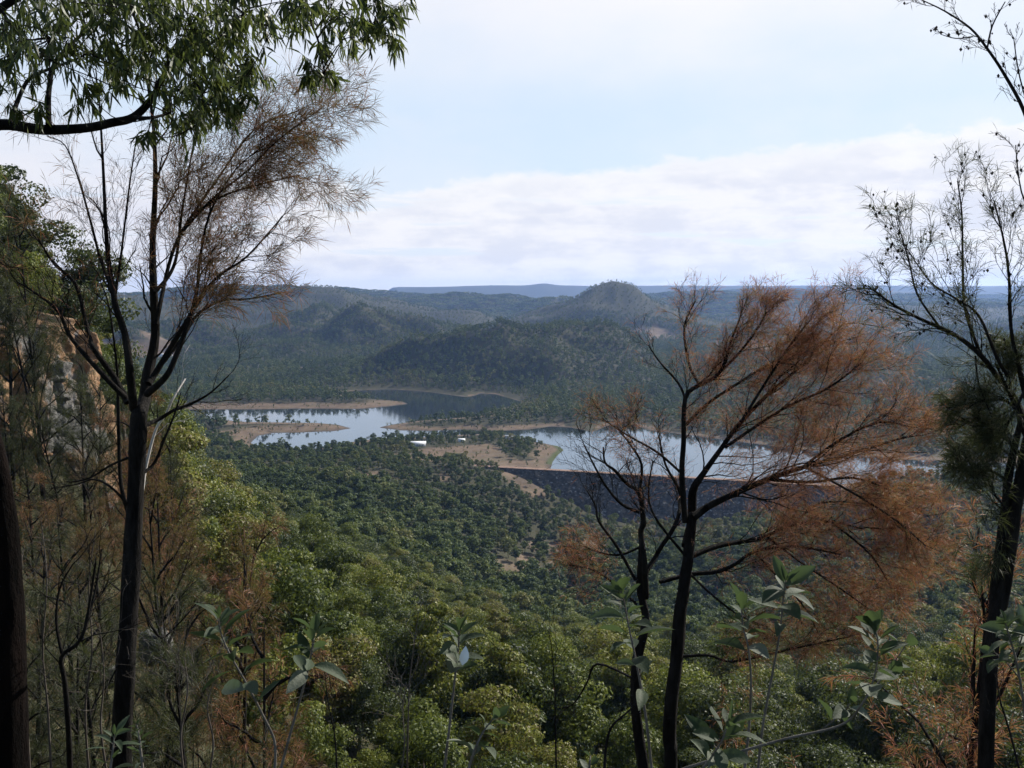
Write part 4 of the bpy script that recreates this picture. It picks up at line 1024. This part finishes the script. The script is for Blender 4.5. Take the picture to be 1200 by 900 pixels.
oct_ = np.array([(1,0,0),(-1,0,0),(0,1,0),(0,-1,0),(0,0,1.3),(0,0,-1.3)]); of = [(0,2,4),(2,1,4),(1,3,4),(3,0,4),(2,0,5),(1,2,5),(3,1,5),(0,3,5)]
for q in Vb[k]: cn.add(oct_ * r_.uniform(.006, .011) + q + r_.normal(size=3) * .008, of)
c_ = cn.build('seed_cones', M_BLACK, t); c_['kind'] = 'stuff'

# ================================================================== eucalypt reaching in from the top left
M_GUMLEAF = leaf_mat('hanging_gum_leaves', [(0, (.016, .030, .009)), (.4, (.032, .052, .014)), (.75, (.060, .084, .021)), (1, (.115, .13, .034))], .4, .45, per='island', spec=.3)
def lance(cr, P, D, L, w, rg):    # long drooping leaf, bent along its length
    n = len(P); a = unit(np.cross(D, rg.normal(size=(n, 3)))); nn = np.cross(a, D); ln = (L * rg.uniform(.65, 1.3, n))[:, None]; ww = (w * rg.uniform(.75, 1.25, n))[:, None]; c = rg.normal(size=(n, 1)) * .14
    def pt(t, s): return P + D * ln * t + nn * ln * c * (t * (1 - t) * 4) + a * ww * s + np.array((0, 0, -1)) * ln * .15 * t * t
    V = np.stack([pt(0, 0), pt(.28, .8), pt(.62, .8), pt(1, 0), pt(.62, -.8), pt(.28, -.8)], 1).reshape(-1, 3)
    o = np.arange(n)[:, None] * 6
    cr.add(V, np.concatenate([o + [0, 1, 2, 5]], 0)); cr.add(np.zeros((0, 3)), np.zeros((0, 4), int))
    cr.f[-2] = np.concatenate([cr.f[-2], cr.f[-2][:, :1] + np.array([[5, 2, 3, 4]])])
r_ = np.random.default_rng(55); DE = 6.0
TR, BR, CR = MB(), MB(), MB()
ln, rd = limb_px([(10,905,23),(6,760,21),(2,640,18),(-8,545,16),(-38,430,15),(-66,300,14),(-72,200,12),(-60,60,10),(-10,-90,8),(70,-200,5)], DE, r_, .05, 8); ln, rd = foot(ln, rd); base = ln[0].copy(); tube(TR, ln, rd, 18)
LIMB = [[(-72,205,9),(-40,160,7.5),(0,146,6.8),(50,152,6.2),(100,150,5.4),(130,144,5),(157,137,4.8),(180,113,4),(188,95,3.6),(207,73,3),(232,60,2.2),(262,40,1.4),(290,10,1)],
 [(157,138,2.6),(178,138,2),(200,132,1.2)], [(57,147,3.8),(57,110,3.2),(63,77,2.8),(80,55,2.4),(98,38,1.6),(120,10,1)], [(12,144,3),(22,115,2.6),(35,92,2.2),(60,80,1.8),(88,70,1.3),(110,58,.8)],
 [(-60,60,6),(0,10,5),(60,-20,4.2),(140,-30,3.6),(230,-40,3),(320,-40,2.4),(400,-25,1.8),(450,0,1)], [(230,-38,2),(260,-5,1.7),(300,25,1.3),(335,35,.8)], [(320,-40,2),(350,0,1.7),(372,45,1.3),(380,85,.7)], [(140,-30,2),(150,0,1.6),(165,40,1)], [(60,-20,2),(75,10,1.5),(60,45,.8)],
 [(205,76,2),(228,95,1.6),(240,120,1.1),(238,145,.7)], [(395,-25,1.5),(425,5,1.2),(440,40,.8)], [(0,10,2),(15,35,1.5),(20,70,.9)], [(232,60,1.6),(265,75,1.2),(282,100,.7)]]
nodes = []
for p in LIMB:
    ln, rd = limb_px(p, DE, r_, .45, 5); tube(BR, ln, np.maximum(rd, .003), 8); nodes.append(ln[len(ln) // 4:])
nodes = np.concatenate(nodes)
CL = [(20,20,40,1),(60,15,40,1.2),(100,20,40,1.2),(140,15,40,1.2),(180,20,42,1.3),(220,20,42,1.3),(260,20,42,1.3),(290,15,35,1),(35,55,32,.8),(75,50,30,.7),(120,55,32,1),(150,75,30,.8),(130,95,24,.6),(165,50,32,1),(200,55,34,1.2),(240,60,36,1.3),(270,60,30,1),(285,95,22,.8),(255,100,30,1.1),(215,110,24,.9),(235,135,26,1.1),(262,125,24,1),(200,135,18,.5),(172,160,10,.22),(10,80,22,.5),(15,115,18,.3),(35,100,14,.25),(5,50,24,.6),
 (325,10,24,.6),(355,10,22,.5),(340,35,18,.35),(385,12,24,.6),(415,10,24,.7),(445,10,22,.7),(468,18,14,.4),(440,35,18,.6),(415,40,16,.45),(380,60,16,.5),(372,85,15,.5),(390,95,12,.4),(362,95,10,.3),(460,45,10,.25),(50,130,8,.12),(100,110,16,.3),(310,35,16,.35),(225,-20,70,1.6),(90,-20,80,1.6),(350,-20,60,1)]
for cx_, cy_, cr_, dn in CL:
    for rep in range(3 if dn > .55 else 2):
        Dp = DE + r_.normal() * .45; c = at(cx_ + r_.normal() * cr_ * .3, cy_ + r_.normal() * cr_ * .3, Dp)
        j = np.argmin(((nodes - c) ** 2).sum(1) + r_.random(len(nodes)) * .03); s = nodes[j]
        mid_ = (s + c) / 2 + r_.normal(size=3) * .05; tw = smoothline([s, mid_, c], 4); tube(BR, tw, np.linspace(.005, .0015, len(tw)), 4)
        m_ = max(2, int(5 * dn + .5))
        for q in range(m_):
            e = c + r_.normal(size=3) * cr_ * DE / F * np.array((.85, .9, .75)); tg = smoothline([tw[-3], (tw[-1] + e) / 2 + (0, 0, .02), e], 3); tube(BR, tg, np.linspace(.0022, .001, len(tg)), 3)
            n_ = r_.integers(9, 16); t_ = r_.uniform(.3, 1, n_) * (len(tg) - 1); i_ = np.minimum(t_.astype(int), len(tg) - 2); f_ = (t_ - i_)[:, None]
            P_ = tg[i_] * (1 - f_) + tg[i_ + 1] * f_
            lance(CR, P_, unit(r_.normal(size=(n_, 3)) * .42 + np.array((.12, 0, -.85))), .088, .0076, r_)
t = thing('eucalypt_tree', 'eucalypt with drooping long green leaves reaching in over the top left corner', 'gum tree', base)
o = TR.build('trunk', M_CHAR, t, True, base); bark_rough(o, .026, .05, 7)
BR.build('branches', M_BLACK, t, True, base); CR.build('crown', M_GUMLEAF, t, False, base)

# ================================================================== broad-leaved saplings at the edge of the lookout
m, nt, out = mat('felted_leaf'); g = NT(nt); M_FELT = m
geo = g.n('ShaderNodeNewGeometry'); col = g.ramp(geo.outputs['Random Per Island'], [(0, (.018, .032, .015)), (.5, (.036, .055, .028)), (.80, (.058, .076, .046)), (.90, (.16, .17, .135)), (1, (.08, .06, .03))])
p = g.n('ShaderNodeBsdfPrincipled', i_Roughness=.65); p.inputs['Specular IOR Level'].default_value = .18
tcf = g.n('ShaderNodeTexCoord'); blot = g.noise(60, 4, .7, tcf.outputs['Object']); col = g.mix(g.math('MULTIPLY', ss(blot, .45, .75), .55), col, (.06, .062, .034)); g.link(col, p.inputs['Base Color'])
bf = g.n('ShaderNodeBump', i_Strength=.4, i_Distance=.004); g.link(g.noise(160, 3, .6, tcf.outputs['Object']), bf.inputs['Height']); g.link(bf.outputs[0], p.inputs['Normal'])
tl = g.n('ShaderNodeBsdfTranslucent'); tl.inputs[0].default_value = (.10, .15, .05, 1); mx = g.n('ShaderNodeMixShader', i_0=.22); g.link(p.outputs[0], mx.inputs[1]); g.link(tl.outputs[0], mx.inputs[2]); g.link(mx.outputs[0], out.inputs[0])
M_BACKLITLEAF = plain_mat('white_felted_leaf', (.70, .70, .66), (.82, .82, .78), 20, .6, .1)  # backlight on a single leaf, painted as white colour
M_STEM = plain_mat('pale_felted_stem', (.07, .06, .05), (.15, .135, .115), 20, .8, .2)
def broad(cr, p, d, n, L, w, fold, curl):     # one ovate leaf: midrib folded, blade curling back
    d = unit(d); a = unit(np.cross(d, n)); n = np.cross(a, d); T_ = np.array([0, .12, .3, .5, .7, .88, 1.]); W_ = np.array([.06, .45, .86, 1., .82, .42, .02])
    V = []
    for t, ww in zip(T_, W_):
        c = p + d * L * t - n * L * curl * t * t
        for s in (-1, -.5, 0, .5, 1): V.append(c + a * w * ww * s + n * w * ww * abs(s) * fold)
    q = [(i * 5 + j, i * 5 + j + 1, i * 5 + j + 6, i * 5 + j + 5) for i in range(6) for j in range(4)]
    cr.add(V, q)
def sapling(label, path, D, seed, nleaf=14, L=.098, w=.0205, frac=.55, thick=1.9, tips=(), white=None, name='broadleaf_sapling', mat_=None):
    r_ = np.random.default_rng(seed); ST, CR = MB(), MB()
    pts = [(x, y, thick * (1 - .6 * i / (len(path) - 1))) for i, (x, y) in enumerate(path)]
    ln, rd = limb_px(pts, D, r_, .25, 6); ln, rd = foot(ln, rd); base = ln[0].copy(); tube(ST, ln, rd, 7)
    stems = [(ln, int(nleaf * 1.35))]
    for tp in tips:
        l2, r2 = limb_px([(x, y, thick * .55) for x, y in tp], D, r_, .25, 5); tube(ST, l2, np.linspace(r2[0], r2[0] * .5, len(l2)), 6); stems.append((l2, max(6, nleaf // 2)))
    for si, (ln_, nl) in enumerate(stems):
        m_ = len(ln_) - 1; f0 = 1 - frac if si == 0 else .3; ph = r_.uniform(0, 6.28)
        for k in range(nl):
            q = k / max(nl - 1, 1); t = (f0 + (1 - f0) * q ** .8) * m_; i = min(int(t), m_ - 1); f = t - i
            p_ = ln_[i] * (1 - f) + ln_[i + 1] * f; T = unit(ln_[i + 1] - ln_[i]); ph += 2.4 + r_.normal() * .3
            side = unit(np.cross(T, (math.cos(ph), math.sin(ph), .1)))
            open_ = 1.35 - 1.05 * q ** 2.2; d = unit(T * math.cos(open_) + side * math.sin(open_) + r_.normal(size=3) * .12)
            l = L * (1 - .42 * q ** 3) * r_.uniform(.55, 1.25); pet = p_ + d * l * .12
            tube(ST, [p_, pet], [.0014, .0011], 4)
            broad(CR, pet, d, unit(T + r_.normal(size=3) * .25), l, w * (l / L) * r_.uniform(.85, 1.15), r_.uniform(.15, .75), r_.uniform(-.15, .6))
    t = thing(name, label, 'sapling', base)
    ST.build('stem', M_STEM, t, True, base); CR.build('foliage', mat_ or M_FELT, t, True, base)
    if white:
        W = MB(); c = at(white[0], white[1], D - .13); broad(W, c + (-.008, 0, -.022), (.25, -.1, 1), (.3, -1, .35), .05, .013, .3, .25); o = W.build('leaf', M_BACKLITLEAF, t, True, base); o['label'] = 'one upturned leaf painted white for its backlit glow'
    return t
sapling('grey leaved sapling leaning left, left of the slender upright twin', [(322,905),(322,870),(310,842),(290,803),(270,768),(259,742),(256,726)], 2.7, 1, 15)
sapling('slender upright sapling with few broad leaves right of the leaning one', [(328,905),(343,850),(357,800),(365,765),(368,742)], 2.75, 2, 12, frac=.42)
sapling('sapling with one bright white upturned leaf near the picture centre bottom', [(520,905),(527,850),(533,795),(537,762),(538,738)], 2.8, 3, 12, L=.08, frac=.42, white=(545,770))
sapling('low grey sapling leaning right below the white leafed one', [(548,905),(556,880),(566,858),(578,842)], 2.7, 4, 9, L=.075, frac=.7)
sapling('tall broad leaved sapling crossing the left one of the forked black trunks', [(764,905),(758,850),(752,810),(744,768),(737,735),(732,708),(728,694)], 2.5, 5, 16, L=.09, w=.020, frac=.62)
sapling('grey leaved sapling with drooping dead leaf right of the black trunks', [(872,905),(878,850),(880,800),(877,760),(871,735),(869,712)], 2.6, 6, 12, L=.085, frac=.40)
sapling('broad green leaved shoot standing between two grey saplings under the rusty tree', [(888,905),(894,850),(905,790),(914,740),(918,700),(921,682)], 2.6, 7, 11, L=.082, w=.019, frac=.34)
sapling('long sapling arching far to the right with its leafy tip raised', [(795,903),(850,886),(920,866),(985,850),(1010,825),(1024,795),(1029,760),(1026,735)], 2.6, 8, 15, L=.078, frac=.36, tips=([(1018,812),(1038,790),(1052,770),(1062,755)], [(960,857),(985,838),(996,825)]))
sapling('low clump of broad grey leaves at the root of the arching sapling', [(820,905),(835,885),(847,866),(853,845)], 2.5, 9, 11, L=.09, w=.021, frac=.7)
sapling('leafy grey shrub in front of the leaning right hand black trunk', [(1205,905),(1200,830),(1192,780),(1184,750),(1178,730)], 3.0, 10, 14, L=.07, frac=.5, tips=([(1195,795),(1178,775),(1166,765)], [(1190,770),(1198,745),(1200,730)]))
sapling('small bright green leaved plant at the foot of the thick black trunk', [(128,908),(131,890),(133,872),(134,862)], 3.2, 11, 10, L=.075, w=.012, frac=.9)
sapling('small silvery leaved plant right of the thick black trunk foot', [(168,908),(165,880),(163,862),(160,848)], 3.6, 12, 14, L=.045, w=.010, frac=.9)
sapling('tiny silvery sprig at the bottom edge left of the black trunks', [(690,908),(691,895),(692,886)], 2.6, 13, 7, L=.035, w=.008, frac=.95)

# ================================================================== bare and dead shrubs, dark saplings
def bare(name, label, path, D, seed, n=8, L=.7, thick=2, mat_=None, lvl=3, bias=(0, 0, 1), cat='shrub', tips=()):
    r_ = np.random.default_rng(seed); TR, BR = MB(), MB()
    ln, rd = limb_px([(x, y, thick * (1 - .65 * i / (len(path) - 1))) for i, (x, y) in enumerate(path)], D, r_, .3, 5); ln, rd = foot(ln, rd); base = ln[0].copy(); tube(TR, ln, rd, 6)
    P_ = dict(PF, nch=(2, 3), rmin=.0016 * D / 6, spread=.8, jit=.28)
    branchlets(BR, None, ln, rd[len(rd) // 2], r_, n, L, bias, lvl, P_, .35)
    for tp in tips:
        l2, r2 = limb_px([(x, y, thick * .6) for x, y in tp], D, r_, .3, 5); tube(BR, l2, np.linspace(r2[0], r2[0] * .4, len(l2)), 5); branchlets(BR, None, l2, r2[0], r_, 5, L * .8, bias, lvl - 1, P_, .3)
    t = thing(name, label, cat, base); TR.build('stem', mat_ or M_TWIG, t, True, base); BR.build('twigs', mat_ or M_TWIG, t, True, base); return t
bare('dead_sapling', 'white barked dead sapling slanting up behind the thick black trunk', [(144,868),(150,760),(157,680),(162,610),(167,575),(171,548),(182,505),(194,486),(203,467),(217,444)], 8.9, 61, 5, .4, 2.6, M_DEAD, 2, (.4, 0, .7), 'dead tree')
bare('bare_sapling', 'dark crooked bare sapling left of the thick black trunk', [(82,900),(80,850),(76,800),(72,770),(90,755),(100,735),(106,700),(112,660)], 6.4, 62, 9, .7, 3.6, M_BLACK, 3, (.2, 0, .8), 'sapling', ([(74,772),(66,730),(70,690),(86,660)], [(100,738),(112,690),(118,650)]))
for i, (lb, path, D) in enumerate([
 ('pale twiggy dead shrub just right of the leftmost charred trunk', [(35,905),(32,850),(28,790),(24,720),(26,650)], 6.8),
 ('tall grey leafless shrub between the leftmost trunk and crooked sapling', [(60,905),(56,830),(50,760),(55,680),(48,610)], 7.6),
 ('thin whitish bare shrub right behind the dark crooked sapling', [(104,905),(100,830),(108,760),(104,690),(112,620)], 8.6),
 ('slender grey bare shrub left of the thick black trunk foot', [(125,905),(118,850),(122,790),(116,730)], 7.4),
 ('tangle of thin grey twigs right of the thick black trunk', [(215,905),(212,860),(220,810),(216,770)], 6.5),
 ('low brown twiggy shrub left of the leaning grey sapling', [(245,908),(250,870),(243,830),(250,800)], 6.0)]):
    bare('bare_shrub', lb, path, D, 70 + i, 10, .75, 1.5, M_TWIG, 3, (0, 0, .9))
for i, (lb, path, D, th) in enumerate([
 ('very thin dark bare sapling in the gap left of the black trunks', [(652,905),(651,860),(650,810),(647,765),(643,740)], 4.2, 1.3),
 ('forked dark bare sapling at the foot of the black trunks', [(708,905),(711,870),(718,850),(736,834),(746,822)], 4.0, 2),
 ('thin leafless brown sapling below the broken green crowns at lower centre', [(477,905),(478,860),(480,800),(486,750),(490,720)], 4.6, 1.3),
 ('dark thin bare sapling right beside the slender twin sapling', [(395,905),(392,860),(384,820),(380,780)], 4.2, 1.2),
 ('long thin dark stem rising in front of the leaning right trunk', [(1196,908),(1184,860),(1172,820),(1168,790)], 4.4, 1.6),
 ('fine grey leafless stems left of the white leafed sapling', [(470,908),(474,870),(472,830),(476,800)], 4.0, 1.0)]):
    bare('bare_sapling', lb, path, D, 90 + i, 7, .4, th, M_TWIG if i in (2, 5) else M_BLACK, 2, (0, 0, .8), 'sapling')

# ================================================================== casuarinas further down the slope, mostly darker needles to give its shade
def slim_casuarina(rg, H, P, nb=16, lean=.06):
    tr, cr = MB(), MB(); b = rg.normal(size=2) * lean * H
    sp = smoothline([(0, 0, -1), (b[0] * .2, b[1] * .2, H * .3), (b[0] * .6, b[1] * .6, H * .65), (b[0], b[1], H)], 5)
    tube(tr, sp, np.linspace(H * .013, H * .0015, len(sp)), 6)
    for k in range(nb):
        t = .22 + .76 * (k + rg.random()) / nb; i = int(t * (len(sp) - 1)); p = sp[i]; ph = k * 2.4 + rg.normal() * .4
        d = unit(np.array((math.cos(ph), math.sin(ph), .75 + .6 * t))); l = H * .30 * (1.15 - .75 * t) * rg.uniform(.7, 1.25)
        s = wander(p, d, l, 5, rg, .15, .06); tube(tr, s, np.linspace(H * .0045, H * .0010, 6), 4)
        branchlets(tr, cr, s, H * .0022, rg, P['n1'], l * .5, d, 2, P, .2)
    return tr, cr
rg = np.random.default_rng(77)
PM = dict(PF, rmin=.005, nch=(4, 5), per_m=52, nl=.26, nw=.0055, droop=.35, wild=.5, n1=9, nlv=2, up=.0)
PN = dict(PF, rmin=.003, nch=(4, 4), per_m=40, nl=.24, nw=.0055, droop=.3, wild=.45, n1=7, nlv=2, up=0)
CAS = []
for k in range(5):
    P_ = PM if k < 3 else PN; tr, cr = slim_casuarina(rg, 10, P_, 17 if k < 3 else 20)
    CAS.append((tr.build('trunk', M_BLACK, None, True), [cr.build('crown', M_RUST if k > 2 else M_RUSTSHADE), cr.build('crown', M_DULL), cr.build('crown', M_DARKN)]))
def slope_tree(label, x, ytop, D, k, c, group=None, smin=.4):
    X_ = (x - 600) / F * D; g_ = ground_at(X_, D); top = at(x, ytop, D)[2]; s = max((top - g_) / 10, smin)
    t = thing('casuarina_tree', label, 'tree', (X_, D, g_), group); t.scale = (s, s, s) if s < 1.2 else (1.2 + (s - 1.2) * .5,) * 2 + (s,); t.rotation_euler[2] = rg.uniform(0, 6.28)
    for src in (CAS[k][0], CAS[k][1][c]):
        o = src.copy(); COL.objects.link(o); o.parent = t
for a in [
 ('dark casuarina on top of the cliff at the left edge', 8, 232, 98, 0, 2), ('dark fine leaved tree on the cliff top beside the left edge', 44, 262, 97, 1, 2), ('dark olive tree hanging over the cliff face top', -20, 238, 96, 2, 2),
 ('dark tree growing out of the cliff between its orange faces', 45, 330, 96, 2, 2), ('dull green tree at the cliff foot under the orange buttress', 108, 455, 92, 0, 2), ('dark casuarina below the grey cliff face', 28, 478, 88, 1, 2), ('dark tree left of the buttress base', 66, 470, 90, 2, 2), ('broad dark casuarina covering the base of the orange buttress', 92, 455, 86, 1, 2), ('dull dark tree at the foot of the cliff near the left edge', 4, 455, 86, 0, 2), ('dark green tree right of the orange buttress', 126, 425, 100, 2, 2), ('rust tinged tree over the low end of the buttress', 150, 500, 90, 0, 1), ('dark crowned casuarina on the crest right of the buttress', 165, 475, 104, 1, 2),
 ('brownish casuarina behind the thick black trunk under the cliff', 140, 470, 84, 2, 1), ('dark tree right of the black trunk above the orange pinnacle', 196, 515, 88, 0, 2), ('olive brown casuarina left of the pinnacle', 180, 545, 74, 1, 1),
 ('rust orange casuarina just right of the thick black trunk', 186, 588, 52, 0, 0), ('rusty brown casuarina crown left of the thick black trunk', 110, 545, 62, 1, 0), ('brown casuarina in the gully at the far left', 30, 560, 58, 2, 1), ('dull rusty tree between leftmost trunk and thick black trunk', 74, 600, 48, 0, 0),
 ('dark green tree in the gully behind the pale twiggy shrubs', 20, 640, 42, 1, 2), ('dark casuarina behind the crooked bare sapling', 96, 660, 40, 2, 2), ('orange rust casuarina low on the slope below the pinnacle', 262, 668, 44, 0, 0), ('dark olive casuarina right of the thick black trunk foot', 205, 690, 38, 1, 2),
 ('brown rust tree right behind the thick black trunk at mid height', 232, 640, 58, 2, 1), ('low dark tree over the pale boulders', 140, 730, 36, 2, 2), ('shaded olive tree at the bottom left slope', 60, 740, 30, 0, 2), ('green brown casuarina above the bottom left shrubs', 230, 780, 30, 1, 2), ('olive casuarina with brown tips below the rust orange one', 290, 770, 34, 2, 1), ('shaded casuarina low in the left corner', 8, 770, 28, 1, 2),
 ('bright rust casuarina crown left of the leaning right trunk', 1122, 676, 18, 4, 0)]:
    slope_tree(*a)
for tr_, crs in CAS:
    for o in [tr_] + crs: bpy.data.objects.remove(o)

# ---- low scrub over the near slope: one mass
def scrub(rg, kind):
    tr, cr = MB(), MB()
    for k in range(9):
        d = unit(rg.normal(size=3) * (1, 1, .3) + np.array((0, 0, .9))); s = wander((rg.normal() * .08, rg.normal() * .08, -.1), d, rg.uniform(.7, 1.3), 4, rg, .2, .1); tube(tr, s, np.linspace(.012, .004, 5), 3)
        if kind == 0: spray(cr, s[1:], 60, .28, .006, rg, .1, .7)
        else:
            n = 60; P = s[rg.integers(1, 5, n)] + rg.normal(size=(n, 3)) * .14; cr.add(*leaf_quads(P, unit(rg.normal(size=(n, 3)) + (0, 0, .5)), .05, rg, .4))
    return tr, cr
M_SCRUB = leaf_mat('scrub_leaves', [(0, (.028, .036, .018)), (.5, (.055, .065, .030)), (.85, (.085, .085, .042)), (1, (.14, .10, .05))], .25, .6, per='both')
collection('scrub', [one_mesh('s', *scrub(rg, k % 2), M_TWIG, M_SCRUB) for k in range(6)])
P = np.concatenate([jgrid(3.2, 14, .62, .75, rg), jgrid(14, 48, 1.35, .7, rg), jgrid(48, 125, 2.1, .62, rg)]); X, Y = P.T; u = X / Y
ok = (Y < 48) | ((u < -.28)) | ((Y < 95)); X, Y = X[ok], Y[ok]; Z = ground(X, Y)
S = rg.uniform(.5, 1.2, len(X)) * np.where(Y > 48, 2.0, np.where(Y > 14, 1.35, .62)); S = np.where(Y < 5.5, S * .55, S)
instancer('undergrowth', 'scrub', X, Y, Z, S, rg)
# ---- added leafy tree, unseen on the sun side, put in to shade the saplings
rg = np.random.default_rng(5)
tr, cr = gum_parts(rg, H=6.4, Rc=2.3, nclump=26, nleaf=150, leaf=.12, base=.3)
b_ = np.array((6.9, 4.7, ground_at(6.9, 4.7))); t = thing('gum_tree', 'added unseen gum tree right of the lookout, put in to shade the saplings', 'gum tree', b_)
tr.build('trunk', M_BARK, t, True); cr.build('crown', M_GUM, t)
